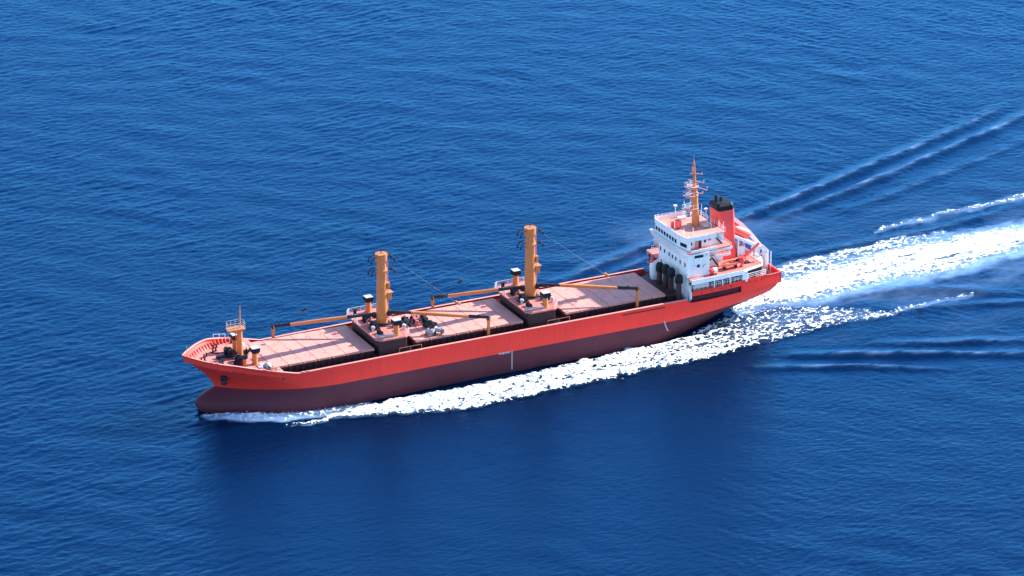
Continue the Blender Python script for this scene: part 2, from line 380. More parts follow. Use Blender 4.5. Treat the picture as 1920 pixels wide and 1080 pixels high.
ms = t.nodes.new('ShaderNodeMixShader'); L.new(fr.outputs[0], ms.inputs[0]); L.new(b.outputs[0], ms.inputs[1]); L.new(gl.outputs[0], ms.inputs[2])
L.new(ms.outputs[0], t.nodes['Material Output'].inputs['Surface'])
me.materials.append(m)
sea = bpy.data.objects.new('sea', me); COL.objects.link(sea); sea['kind'] = 'structure'

# foam: real clumps of froth lying on the water, in a fine mesh with holes
fx = np.arange(-84, 200, 0.17); fy = np.arange(-30, 42, 0.17)
FX, FY = np.meshgrid(fx, fy, indexing='ij')
den, _ = foam_masks(FX, FY)
w1 = (fbm(FX/2.2, FY/1.8, 4, 55)-0.5)*1.7; w2 = (fbm(FX/2.0+31, FY/1.7, 4, 57)-0.5)*1.5
f1, f2 = worley(FX/2.6+w1, FY/1.5+w2, 3); lace = np.exp(-(f2-f1)*5.0)              # thin walls of froth round open cells
f1b, f2b = worley(FX/1.1-w2, FY/0.7+w1, 8); lace2 = np.exp(-(f2b-f1b)*4.0)
fib = fbm(FX/3.4+w1, FY/0.8+w2*0.5, 5, 61, 0.65); blot = fbm(FX/11, FY/3.2, 4, 63)
tex = 1.4*lace+0.35*lace2+0.55*fib+0.45*blot
stk = fbm(FX/7.5+w1*0.5, (FY-0.04*FX)/0.75+w2*0.4, 5, 66, 0.6)
def ranked(a):
    q_ = np.sort(a[den > 0.02].ravel()); return np.searchsorted(q_, a)/len(q_)     # uniform 0..1
vw, iw, _ = belt(FX, FY, WK); aft = np.clip((FX-58)/10, 0, 1)*soft(vw, 0.38)
rank = ranked(tex)*(1-aft)+ranked(stk)*aft
keep = rank > 1-den
hgt = sea_height(FX, FY)+0.05+1.1*fbm(FX/1.7, FY/0.9, 5, 80, 0.62)*np.clip(den, 0, 1)+0.25*rank
cell = keep[:-1, :-1]
n, mm = FX.shape; idx = np.arange(n*mm).reshape(n, mm)
q = np.stack([idx[:-1, :-1][cell], idx[1:, :-1][cell], idx[1:, 1:][cell], idx[:-1, 1:][cell]], -1)
used, inv = np.unique(q.ravel(), return_inverse=True)
jx = (vnoise(FX*6.1, FY*6.3, 91)-0.5)*0.14; jy = (vnoise(FX*6.7, FY*5.9, 92)-0.5)*0.14
co = np.stack([FX+jx, FY+jy, hgt], -1).reshape(-1, 3)[used].astype(np.float32)
me = bpy.data.meshes.new('foam'); fill_mesh(me, co, inv.reshape(-1, 4))
M['foam'] = paint('sea foam', (0.66, 0.70, 0.72), 0.8, 0.10, (0.26, 0.42, 0.48), 0.75, 0.5)
me.materials.append(M['foam'])
foam = bpy.data.objects.new('foam', me); COL.objects.link(foam); foam['kind'] = 'stuff'
tag(foam, 'white broken foam churned along the port side and astern', 'foam')

# ------------------------------------------------------------------ the ship
SHIP = thing('cargo_ship', 'long red bulk carrier with pink hatches and two ochre crane masts', 'ship')
# hull surface: x along each waterline from stem to stern
TOPX = [-86, -82.5, -76.5, -72.7, -68.8, -63, -45, -30, 34.6, 35.0, 60.3]
TOPZ = [13.7, 13.15, 12.6, 11.7, 10.7, 9.2, 9.35, 9.5, 9.5, 8.62, 8.62]
ZL = [-3.0, -1.5, 0.0, 1.0, 2.0, 3.0, 4.0, 4.95, 6.0, 7.2, 8.6]
def stem(z): return itp(z, [-3, -1.5, 0, 1, 1.8, 2.6, 3.4, 4.2, 4.95, 6, 7.2, 8.6, 10.4, 12, 13.7], [-80.0, -81.3, -82.4, -83.0, -83.2, -82.9, -81.9, -80.0, -78.5, -78.9, -79.7, -80.9, -82.9, -84.5, -86.0])
def sternx(z): return itp(z, [-3, 0, 1, 2, 3, 4, 5, 6, 7, 8, 9.5, 14], [44, 49.5, 51.2, 53, 54.8, 56.4, 57.7, 58.8, 59.4, 59.9, 60.3, 60.6])
def hbend(z): return itp(z, [-3, 0, 1, 2, 3, 4, 5, 6, 7, 8, 9.5, 14], [0.15, 0.3, 0.9, 1.8, 3.0, 4.3, 5.5, 6.5, 7.3, 8.0, 8.7, 8.9])
def hb(x, z):
    xs = stem(z); L = itp(z, [-3, 0, 3, 4.95, 8.6, 10.5, 13.7], [24, 24, 25, 27, 21, 18.5, 18.0]); n = itp(z, [0, 5, 9, 13], [2.1, 2.2, 2.45, 2.7])
    t = min(max((x-xs)/L, 0), 1); a = 11*(1-(1-t)**n)
    if z < 4.9:      # bulbous bow
        d = (x-xs); r = itp(z, [-3, -1.5, 0, 1.5, 3, 4.2, 4.95], [2.0, 2.6, 3.0, 3.0, 2.5, 1.5, 0.0])
        bulb = r*min(1, max(d, 0)/2.4)**0.5*max(0, 1-max(0, d-4)/12); a = max(a, (a**3+bulb**3)**(1/3))
    xe = sternx(z); x0 = itp(z, [-3, 0, 3, 5, 8, 9.5], [22, 24, 27, 30, 36, 38])
    if x > x0:
        u = min((x-x0)/(xe-x0), 1); a = min(a, 11-(11-hbend(z))*u**itp(z, [0, 5, 9.5], [1.45, 1.6, 1.7]))
    return max(a, 0.0)
US = np.concatenate([np.linspace(0, 1, 26)**1.6*0.2, np.linspace(0.2, 0.8, 40)[1:], 0.8+0.2*np.linspace(0, 1, 26)[1:]])
def row(zf):
    pts = []
    for u in US:
        z = zf if not callable(zf) else None
        if z is None:
            x = -86+u*(60.3+86)
            for _ in range(6):
                z = zf(x); x = stem(z)+u*(sternx(z)-stem(z))
        else: x = stem(z)+u*(sternx(z)-stem(z))
        pts.append((x, hb(x, z), z))
    return pts
def topz(x): return itp(x, TOPX, TOPZ)
def between(k): return lambda x: 8.6+(topz(x)-8.6)*k
def skin(rows, name, mat, skip=None):
    mb = MB(); n = len(US)
    for sgn in (-1, 1):
        base = len(mb.v)
        for r in rows: mb.v += [(x, sgn*y, z) for x, y, z in r]
        for j in range(len(rows)-1):
            for i in range(n-1):
                if skip and skip(rows[j][i], rows[j+1][i+1], j): continue
                a = base+j*n+i; mb.f.append((a, a+1, a+n+1, a+n))
    off = len(rows)*n
    for j in range(len(rows)-1):       # transom
        a = j*n+n-1; mb.f.append((a, a+off, a+n+off, a+n))
    return mb
zs_bot = ZL[:8]; zs_top = ZL[7:]
bot = skin([row(z) for z in zs_bot], 'hull_bottom', 'bottom').build('hull_bottom', 'bottom', SHIP, smooth=True)
rows_top = [row(z) for z in zs_top]+[row(between(k)) for k in (0.25, 0.5, 0.75, 1.0)]
top = skin(rows_top, 'hull_topside', 'red', None)
top = top.build('hull_topside', 'red', SHIP, smooth=True)
# bulwark inner wall and its rail
def edge_pts(x0, x1, n, inset=0.0, z=None, side=-1):
    out = []
    for i in range(n+1):
        x = x0+(x1-x0)*i/n; zz = topz(x) if z is None else z
        xx = max(x, stem(zz)+0.02); out.append((xx, side*max(hb(xx, zz)-inset, 0.02), zz))
    return out
mb = MB(); cap = MB()
for sd_ in (-1, 1):
    a = edge_pts(-85.7, 34.5, 120, 0.30, None, sd_); k = len(mb.v)
    mb.v += a+[(x, y, z-(1.25 if x > -60 else 1.35)) for x, y, z in a]
    n = len(a); mb.f += [(k+i, k+i+1, k+n+i+1, k+n+i) for i in range(n-1)]
    o_ = edge_pts(-85.9, 34.5, 120, -0.06, None, sd_); i_ = edge_pts(-85.9, 34.5, 120, 0.52, None, sd_)
    k = len(cap.v); n = len(o_)
    cap.v += [(x, y, z+0.02) for x, y, z in o_]+[(x, y, z+0.02) for x, y, z in i_]+[(x, y, z+0.12) for x, y, z in o_]+[(x, y, z+0.12) for x, y, z in i_]
    for i in range(n-1):
        cap.f += [(k+2*n+i, k+2*n+i+1, k+3*n+i+1, k+3*n+i), (k+i, k+i+1, k+2*n+i+1, k+2*n+i), (k+n+i, k+n+i+1, k+3*n+i+1, k+3*n+i)]
mb.build('bulwark', 'red', SHIP); cap.build('bulwark_rail', 'hatch', SHIP)
def deckplate(name, x0, x1, zf, mat, inset=0.15, n=40):
    mb = MB(); lo, up = [], []
    for i in range(n+1):
        x = x0+(x1-x0)*i/n; z = zf(x); xx = max(x, stem(z)+0.05); y = max(hb(xx, z)-inset, 0.03)
        lo.append((xx, -y, z)); up.append((xx, y, z))
    mb.v = lo+up; mb.f = [(i, i+1, n+1+i+1, n+1+i) for i in range(n)]
    return mb.build(name, mat, SHIP)
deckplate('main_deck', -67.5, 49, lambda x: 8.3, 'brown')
focz = lambda x: itp(x, [-86, -80, -66], [11.6, 11.1, 10.2])
deckplate('forecastle_deck', -84.2, -66.2, focz, 'deck')
deckplate('poop_deck', 35.2, 60.0, lambda x: itp(x, [35, 56.4, 56.5, 60], [11.0, 11.0, 9.9, 9.9]), 'deck', 0.2, 60)
MB().box(-66.5, -66.2, -10.6, 10.6, 8.3, 10.19).build('forecastle_bulkhead', 'brown', SHIP)
# stays inside the forecastle bulwark
stay = MB().add([(0, 0, 0), (0, -0.75, 0), (0, -0.08, 1.25), (0, 0.05, 1.25), (0.10, 0, 0), (0.10, -0.75, 0), (0.10, -0.08, 1.25), (0.10, 0.05, 1.25)],
                [(0, 1, 2, 3), (7, 6, 5, 4), (0, 4, 5, 1), (1, 5, 6, 2), (2, 6, 7, 3), (3, 7, 4, 0)])
first = None
for sd_ in (1, -1):
    for k in range(17):
        x = -83.2+k*0.95; z = focz(x)+0.02; y = hb(x, z+1.1)-0.36; sl = math.atan2(hb(x+0.5, z+1.1)-hb(x-0.5, z+1.1), 1.0)
        if first is None: first = stay.build('bulwark_stay', 'deck', SHIP); o = first
        else: o = cp(first, SHIP)
        o.location = (x, sd_*y, z); o.rotation_euler = (0, 0, sl) if sd_ > 0 else (0, 0, math.pi-sl)
# draft marks (raised white figures in a ladder), load line mark
mb = MB()
for k in range(14):
    z = 0.6+k*0.32; y = -hb(-10.6, z)-0.02; mb.box(-10.75, -10.45, y-0.02, y+0.05, z, z+0.2)
y = -11.03; mb.box(-10.66, -10.54, y-0.02, y+0.05, 0.5, 5.3)
for k, (a, w) in enumerate(((-13.9, 0.5), (-13.2, 0.7), (-12.3, 0.5), (-11.6, 0.45))): mb.box(a, a+w, y-0.02, y+0.05, 4.75-0.06*(k % 2), 5.15)
mb.build('draft_marks', 'mark', SHIP)
mb = MB()
for k in range(9):
    z = 2.6+k*0.31; x = 28.8-0.045*k*1.0+0.02*(k-8)**2*0.5; y = -hb(x, z)-0.02; mb.box(x-0.17, x+0.17, y-0.03, y+0.06, z, z+0.22)
mb.build('draft_marks', 'mark', SHIP)
# hawse pipe and anchor on the port bow
y = -hb(-77.5, 8.5)
mb = MB().cone((-77.6, y+0.5, 8.5), (-77.9, y-0.45, 8.1), 0.75, 0.85, 14)
hw = mb.build('hawse_pipe', 'dark', SHIP, smooth=True)
MB().bar((-77.9, y-0.5, 8.6), (-77.9, y-0.55, 6.9), 0.28, 0.28).bar((-78.7, y-0.45, 7.3), (-77.9, y-0.6, 6.8), 0.3, 0.35).bar((-77.1, y-0.65, 7.3), (-77.9, y-0.6, 6.8), 0.3, 0.35).build('anchor', 'dark', hw)

# ---- hatches
def hatch(x0, x1, n):
    co_ = MB().box(x0+0.25, x1-0.25, -7.35, 7.35, 8.3, 9.75).box(x0, x1, -7.6, 7.6, 9.75, 9.9)
    k = int((x1-x0)/1.55)
    for i in range(k+1):
        x = x0+0.4+i*(x1-x0-0.9)/k
        for s in (-1, 1): co_.box(x, x+0.1, min(s*7.35, s*7.95), max(s*7.35, s*7.95), 8.3, 9.74)
    for i in range(7):
        y = -6.6+i*2.2; co_.box(x0-0.3, x0+0.3, y, y+0.1, 8.3, 9.74)
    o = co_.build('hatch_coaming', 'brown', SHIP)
    cv = MB(); w = (x1-x0)/n
    for i in range(n):
        a, c = x0+i*w+0.045, x0+(i+1)*w-0.045; z = 10.40+(0.025 if i % 2 else 0)
        cv.box(a, c, -7.72, 7.72, 9.93, z)
        for s in (-1, 1):
            cv.box(a+0.3, a+0.55, s*7.78-0.1, s*7.78+0.1, 9.93, 10.16); cv.box(c-0.55, c-0.3, s*7.78-0.1, s*7.78+0.1, 9.93, 10.16)
        cv.box(a+0.25, a+0.5, -0.4, 0.4, z-0.02, z+0.10)
        for yy in (-5.1, 5.1): cv.box(c-0.6, c-0.35, yy-0.15, yy+0.15, z-0.02, z+0.12)
    cv.build('hatch_cover', 'hatch', o, bevel=0.04)
    return o
for h_ in ((-67.4, -43.1, 7), (-33.0, -6.1, 8), (4.6, 30.4, 7)): hatch(*h_)
# deck pipes and small fittings along the side deck
mb = MB()
for s in (-1, 1):
    mb.tube([(-60, s*9.9, 8.75), (34, s*9.9, 8.75)], 0.13, 8); mb.tube([(-60, s*9.5, 8.6), (34, s*9.5, 8.6)], 0.08, 6)
mb.build('deck_pipes', 'brown', SHIP)
for xa in (-37.5, -0.4): MB().rail([(xa, -8.75, 8.3), (xa+5.5, -8.75, 8.3)], 1.5, 0.05, 2.7, (1.0,)).build('side_deck_railing', 'hatch', SHIP)
bol = MB()
bol.box(-0.8, 0.8, -0.25, 0.25, 0, 0.12).cone((-0.45, 0, 0.1), (-0.45, 0, 0.75), 0.2, 0.2, 10).cone((0.45, 0, 0.1), (0.45, 0, 0.75), 0.2, 0.2, 10).cone((-0.45, 0, 0.72), (-0.45, 0, 0.8), 0.27, 0.27, 10).cone((0.45, 0, 0.72), (0.45, 0, 0.8), 0.27, 0.27, 10)
bol0 = bol.build('bollard', 'dark', SHIP, smooth=True)
bl = [(-79.4, 2.8, 0.6), (-78.2, -3.4, -0.7), (-76.2, 5.3, 0.4), (-74.6, -6.6, -0.35), (-70.2, 9.0, 0.1), (-69.4, -8.6, -0.1), (-80.9, 0.4, 0.2), (-77.4, -1.6, 0.5), (-75.2, 7.4, 0.3)]
for k, (x, y, a) in enumerate(bl):
    o = bol0 if k == 0 else cp(bol0, SHIP)
    o.location = (x, y, focz(x)+0.01); o.rotation_euler = (0, 0, a)
for x, y in ((57.8, -6.6), (58.4, 5.8)): cp(bol0, SHIP, (x, y, 9.91), 1.3)
for x, y in ((53.2, -8.4), (53, 8.2)): cp(bol0, SHIP, (x, y, 11.01), 0.1)

# ---- forecastle gear
def winch(parent, loc, rz=0, s=1.0, name='winch'):
    mb = MB().box(-1.1*s, 1.1*s, -0.9*s, 0.9*s, 0, 0.18*s)
    mb.lathe((0, 0, 0.8*s), [(0.2*s, -1.6*s), (0.45*s, -1.6*s), (0.35*s, -1.2*s), (0.3*s, -1.0*s), (0.75*s, -0.98*s), (0.75*s, -0.85*s), (0.42*s, -0.83*s), (0.42*s, 0.3*s), (0.75*s, 0.32*s), (0.75*s, 0.45*s), (0.25*s, 0.47*s), (0.25*s, 1.1*s), (0.45*s, 1.5*s), (0.2*s, 1.52*s)], 14, 'y')
    mb.box(-0.6*s, 0.7*s, 0.5*s, 1.15*s, 0.18*s, 1.15*s).box(-0.75*s, 0.75*s, -1.15*s, -1.02*s, 0.18*s, 1.1*s)
    o = mb.build(name, 'dark', parent, smooth=True); o.location = loc; o.rotation_euler = (0, 0, rz); return o
winch(SHIP, (-73.9, 1.9, 10.65), 0.1, 1.3, 'windlass'); winch(SHIP, (-73.6, -2.9, 10.6), -0.15, 1.25, 'windlass')
winch(SHIP, (-70.9, 1.6, 10.5), 1.5, 0.95); winch(SHIP, (-76.6, 0.8, 10.8), 1.2, 0.7)
winch(SHIP, (-58.5+117, 0.4, 9.92), 0.0, 0.9); winch(SHIP, (54.2, 5.2, 11.02), 0.2, 0.8)
mb = MB()
for s in (-1, 1): mb.tube([(-74.6, s*2.6, 11.3), (-76.4, s*4.2, 10.95), (-77.6, s*5.0, 10.9)], 0.14, 6)
mb.build('anchor_chain', 'dark', SHIP)
mb = MB().box(-70.2, -68.9, -7.0, -5.6, 10.3, 11.0).tube([(-70.9, -5.6, 10.5), (-69, -7.9, 10.6), (-67.4, -8.9, 10.5)], 0.12, 6).tube([(-70.2, -6.2, 10.7), (-68.2, -8.4, 10.7), (-66.6, -9.4, 10.4)], 0.1, 6).cone((-70.6, -7.6, 10.3), (-70.6, -7.6, 11.1), 0.5, 0.55, 10)
mb.build('mooring_gear', 'grey', SHIP)
def vent(x, y, z, h, s=1.0, name='ventilator'):
    o = MB().cone((x, y, z), (x, y, z+h-0.9), 0.62*s, 0.62*s, 16).cone((x, y, z), (x, y, z+0.25), 0.8*s, 0.8*s, 16).build(name, 'tan', SHIP, smooth=True)
    c = [(x-0.95*s, y-0.95*s), (x+0.95*s, y-0.95*s), (x+0.95*s, y+0.95*s), (x-0.95*s, y+0.95*s)]
    b_ = [(x+(a-x)*0.72, y+(d-y)*0.72) for a, d in c]
    k = MB().prism(b_, z+h-1.35, z+h-0.85, c).prism(c, z+h-0.849, z+h-0.12).build('vent_cap', 'black', o, bevel=0.05)
    MB().box(x-0.9*s, x+0.9*s, y-0.9*s, y+0.9*s, z+h-0.12, z+h-0.02).build('vent_lid', 'grey', o, bevel=0.03)
    return o
vent(-71.6, 4.3, 10.5, 4.2); vent(-70.6, -4.6, 10.4, 4.2)
for (x, y) in ((-73.2, -4.9),):
    o = MB().cone((x, y, 10.6), (x, y, 12.7), 0.42, 0.42, 12).build('gooseneck_vent', 'tan', SHIP, smooth=True)
    MB().lathe((x, y, 12.4), [(0.5, 0), (0.75, 0.1), (0.75, 0.55), (0.45, 0.75)], 14).build('vent_cap', 'dark', o, smooth=True)
for x, y in ((-68.6, -6.9), (-69.2, 6.9)):
    o = MB().lathe((x, y, 10.3), [(0.85, 0), (0.85, 0.55), (0.6, 0.95), (0.2, 1.15)], 14).build('hatch_dome', 'grey', SHIP, smooth=True)
fm = MB().cone((-72.2, 0, 10.4), (-72.2, 0, 17.6), 0.68, 0.60, 14).build('foremast', 'tan', SHIP, smooth=True)
MB().cone((-72.1, 0, 17.6), (-72.0, 0, 22.9), 0.22, 0.09, 8).bar((-72.0, -0.5, 21.6), (-72.0, 0.5, 21.6), 0.08, 0.08).build('topmast', 'tan', fm, smooth=True)
MB().prism([(-75.4, -0.9), (-71.3, -1.3), (-71.0, 0.6), (-71.6, 1.5), (-75.0, 1.2)], 17.6, 17.85).prism([(-73.6, -0.5), (-72.2, -0.9), (-72.2, 0.9), (-73.6, 0.5)], 16.9, 17.59, [(-75.0, -0.6), (-71.6, -0.8), (-71.6, 0.8), (-75.0, 0.6)]).build('mast_platform', 'tan', fm)
MB().rail([(-75.3, -0.85, 17.85), (-71.3, -1.2, 17.85), (-71.1, 0.6, 17.85), (-71.6, 1.4, 17.85), (-74.9, 1.1, 17.85), (-75.3, -0.85, 17.85)], 1.5, 0.05, 1.3).build('platform_railing', 'grey', fm)
mb = MB()
for k in range(16): mb.box(-73.2, -73.1, -0.25, 0.25, 10.9+k*0.4, 10.94+k*0.4)
mb.bar((-73.15, -0.27, 10.5), (-73.15, -0.27, 17.6), 0.06, 0.06).bar((-73.15, 0.27, 10.5), (-73.15, 0.27, 17.6), 0.06, 0.06).build('ladder', 'tan', fm)
MB().cone((-84.9, -0.2, 12.9), (-84.9, -0.2, 15.9), 0.09, 0.05, 6).build('jackstaff', 'tan', SHIP)
MB().rail([(-74.5, 10.0, 12.3), (-71.5, 10.4, 11.7)], 0.7, 0.05, 1.5, (1.0,)).build('bow_railing', 'rail', SHIP)
# fittings along the bulwark rail
mb = MB()
for x in (-81.2, -80.3, -70.8, -61.9, -60.7): 
    z = topz(x); mb.box(x-0.3, x+0.3, -hb(x, z)-0.08, -hb(x, z)+0.3, z+0.1, z+0.3)
mb.build('fairlead', 'hatch', SHIP)

# ---- crane houses with masts and booms
def crane(x0, fwd_boom, aft_boom, bag):
    """x0: mast centre"""
    zt = 12.7
    plan = [(x0-5.2, -8.2), (x0-4.2, -9.3), (x0+1.7, -9.3), (x0+3.2, -8.2), (x0+3.7, -6.4), (x0+3.7, 6.4), (x0+3.0, 9.0), (x0-4.2, 9.0), (x0-5.2, 8.2)]
    low = [(x0-4.2, -7.6), (x0+2.6, -7.6), (x0+2.9, -7), (x0+2.9, 7.2), (x0-4.2, 7.2)]
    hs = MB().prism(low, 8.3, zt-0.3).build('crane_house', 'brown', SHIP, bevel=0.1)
    MB().prism(plan, zt-0.32, zt).build('crane_house_deck', 'deck', hs)
    MB().box(x0-1.9, x0+1.9, -1.7, 1.7, zt, zt+0.35).build('mast_foot', 'dark', hs, bevel=0.1)
    MB().rail([(x0-5.0, 2.4, zt), (x0-5.0, 8.1, zt), (x0-4.1, 8.8, zt), (x0+2.8, 8.8, zt)], 1.1, 0.055, 1.5).build('railing', 'rail', hs)
    MB().rail([(x0-5.0, -8.1, zt), (x0-4.1, -9.1, zt), (x0-1, -9.1, zt)], 0.9, 0.05, 1.5).rail([(x0+3.5, -3, zt), (x0+3.5, -6.2, zt), (x0+3.0, -8.0, zt), (x0+1.6, -9.1, zt)], 1.0, 0.05, 1.5).build('railing', 'grey', hs)
    for (dx, dy, rz, s) in ((-2.9, -2.2, 0.0, 1.05), (-2.6, 2.8, 0.0, 0.95), (2.3, -3.4, 1.57, 0.8), (2.2, 3.4, 1.57, 0.75), (-3.2, -5.8, 0.0, 0.7)):
        winch(hs, (x0+dx, dy, zt+0.01), rz, s)
    MB().box(x0-4.3, x0-3.7, 5.6, 6.2, zt, zt+1.9).box(x0-4.6, x0-3.4, 5.4, 6.4, zt+1.9, zt+2.1).build('control_stand', 'dark', hs)
    for dx, dy in ((-3.9, -3.7), (2.9, -5.5), (-4.5, 4.3)):
        MB().cone((x0+dx, dy, zt), (x0+dx, dy, zt+0.9), 0.28, 0.28, 10).lathe((x0+dx, dy, zt+0.8), [(0.3, 0), (0.5, 0.1), (0.4, 0.45)], 12).build('mushroom_vent', 'grey', hs, smooth=True)
    MB().tube([(x0+1.5, 2.5, zt+0.2), (x0+1.5, 2.5, zt+2.6), (x0+1.9, 2.5, zt+2.9), (x0+2.4, 2.5, zt+2.6)], 0.2, 8).tube([(x0+2.2, 3.8, zt+0.2), (x0+2.2, 3.8, zt+1.8), (x0+2.6, 3.8, zt+2.1), (x0+3.0, 3.8, zt+1.6)], 0.22, 8).tube([(x0-3.4, 0.4, zt), (x0-3.4, 0.4, zt+1.2), (x0-2.9, 0.4, zt+1.4), (x0-2.5, 0.4, zt+0.9)], 0.2, 8).build('gooseneck_pipe', 'deck', hs, smooth=True)
    MB().tube([(x0-4.2, -7.5, zt+0.45), (x0-0.8, -8.6, zt+0.5)], 0.22, 8).box(x0-4.9, x0-4.4, -7.8, -7.2, zt, zt+0.8).box(x0+0.8, x0+1.6, -6.3, -4.9, zt, zt+0.5).build('spare_pipe', 'grey', hs, smooth=True)
    vent(x0, 7.4, zt, 3.9); vent(x0-0.1, -7.9, zt, 3.9)
    # mast: rounded box section
    def ov(w, d, n=22): return [(x0+w*math.copysign(abs(math.cos(a))**0.86, math.cos(a)), d*math.copysign(abs(math.sin(a))**0.86, math.sin(a))) for a in [2*math.pi*i/n for i in range(n)]]
    def sec(w, d, c): return [(x0-w+c, -d), (x0+w-c, -d), (x0+w, -d+c), (x0+w, d-c), (x0+w-c, d), (x0-w+c, d), (x0-w, d-c), (x0-w, -d+c)]
    s0, s1 = ov(1.32, 1.22), ov(0.96, 0.92)
    mt = MB().prism(s0, zt, 28.6, s1).build('crane_mast', 'tan', SHIP, smooth=True)
    MB().prism(ov(1.06, 0.99), 27.3, 27.9, ov(1.34, 1.25)).prism(ov(1.34, 1.25), 27.9, 29.5).prism(ov(1.09, 1.02), 25.0, 25.5, ov(1.36, 1.25)).prism(ov(1.36, 1.25), 25.5, 26.3, ov(1.06, 1.0)).build('mast_head', 'tan', mt, smooth=True)
    MB().box(x0+1.0, x0+2.1, -0.8, 0.8, 18.3, 20.0).box(x0+1.1, x0+2.5, -1.0, 1.0, 20.0, 20.15).box(x0+1.0, x0+1.7, -0.9, 0.3, 21.2, 22.5).build('mast_locker', 'tan', mt, bevel=0.05)
    mb = MB()
    for yy in (-0.28, 0.28): mb.bar((x0+1.62, yy, zt), (x0+1.45, yy, 27.6), 0.07, 0.07)
    for k in range(34):
        z = zt+0.4+k*0.43; mb.bar((x0+1.62-0.17*(z-zt)/15, -0.28, z), (x0+1.62-0.17*(z-zt)/15, 0.28, z), 0.05, 0.05)
    mb.build('ladder', 'hatch', mt)
    MB().rail([(x0-1.6, -1.5, 29.5), (x0+1.6, -1.5, 29.5), (x0+1.6, 1.5, 29.5), (x0-1.6, 1.5, 29.5), (x0-1.6, -1.5, 29.5)], 0.9, 0.035, 1.5, (1.0,)).cone((x0, 0, 29.5), (x0, 0, 31.0), 0.12, 0.08, 6).build('head_railing', 'dark', mt)
    for sx in (-1, 1):
        for z, yy in ((28.9, -0.7), (28.9, 0.7), (26.0, -0.7), (26.0, 0.7)):
            MB().tube([(x0+sx*1.4, yy, z+0.1), (x0+sx*2.3, yy*1.1, z), (x0+sx*2.6, yy*1.2, z-0.4), (x0+sx*2.8, yy*1.2, z-0.9)], 0.12, 6).cone((x0+sx*2.8, yy*1.2-0.12, z-1.05), (x0+sx*2.8, yy*1.2+0.12, z-1.05), 0.25, 0.25, 10).build('head_sheave', 'dark', mt)
    for (tip, hy, crz, fr) in (fwd_boom, aft_boom):
        sx = -1 if tip[0] < x0 else 1
        p0 = Vector((x0+sx*1.5, hy, zt+(2.3 if sx < 0 else 2.9))); p1 = Vector(tip); d = p1-p0
        q0, q1 = p0+d*fr[0], p0+d*fr[1]
        bo = MB().cone(q0, p0+d*0.5, 0.40, 0.44, 12).cone(p0+d*0.5, q1, 0.44, 0.36, 12).build('cargo_boom', 'tan', mt, smooth=True)
        MB().cone(p0, q0, 0.30, 0.38, 10).box(p0.x-0.4, p0.x+0.4, p0.y-0.5, p0.y+0.5, p0.z-1.0, p0.z+0.25).bar(p0+Vector((0, 0, -0.5)), p0+d*0.10+Vector((0, 0, -0.2)), 0.3, 0.5).build('boom_heel', 'dark', bo, smooth=True)
        MB().cone(q1, p1, 0.34, 0.24, 10).bar(q1+Vector((0, 0, 0.35)), p1+Vector((0, 0, 0.3)), 0.16, 0.25).cone(p1+Vector((0, -0.35, 0)), p1+Vector((0, 0.35, 0)), 0.42, 0.42, 12).cone(q1+(p1-q1)*0.55+Vector((0, -0.3, 0.25)), q1+(p1-q1)*0.55+Vector((0, 0.3, 0.25)), 0.35, 0.35, 10).build('boom_tip', 'dark', bo, smooth=True)
        hd = Vector((x0+sx*3.2, 0.8 if hy > 0 else -0.8, 24.6)); hu = Vector((x0+sx*3.2, 0.8 if hy > 0 else -0.8, 27.5))
        bk = p1+(hd-p1)*0.36; tp = p1+Vector((-sx*1.2, 0, 0.4))
        MB().tube([hd, bk], 0.022, 5).tube([bk, tp], 0.022, 5).tube([bk+Vector((0, 0.3, 0)), hu], 0.018, 5).build('topping_wire', 'wire', bo)
        MB().bar(bk, bk+(tp-bk).normalized()*1.3, 0.32, 0.5).build('topping_block', 'dark' if sx < 0 else 'tan', bo)
        # crutch
        cx, cy = p1.x+sx*0.0, p1.y
        MB().box(cx-0.28, cx+0.28, cy-0.22, cy+0.22, 8.3, p1.z-0.75).box(cx-0.32, cx+0.32, cy-0.55, cy+0.55, p1.z-0.75, p1.z-0.45).bar((cx, cy-0.5, p1.z-0.5), (cx, cy-0.5, p1.z+0.2), 0.2, 0.2).bar((cx, cy+0.5, p1.z-0.5), (cx, cy+0.5, p1.z+0.2), 0.2, 0.2).build('boom_crutch', 'tan', SHIP)
crane(-37.7, ((-60.6, 8.6, 12.8), 0.7, None, (0.27, 0.83)), ((-15.6, -9.2, 13.4), -0.7, None, (0.22, 0.80)), 0)
crane(-0.6, ((-21.1, 8.6, 12.8), 0.7, None, (0.27, 0.83)), ((22.4, -8.9, 13.6), -0.7, None, (0.22, 0.80)), 1)

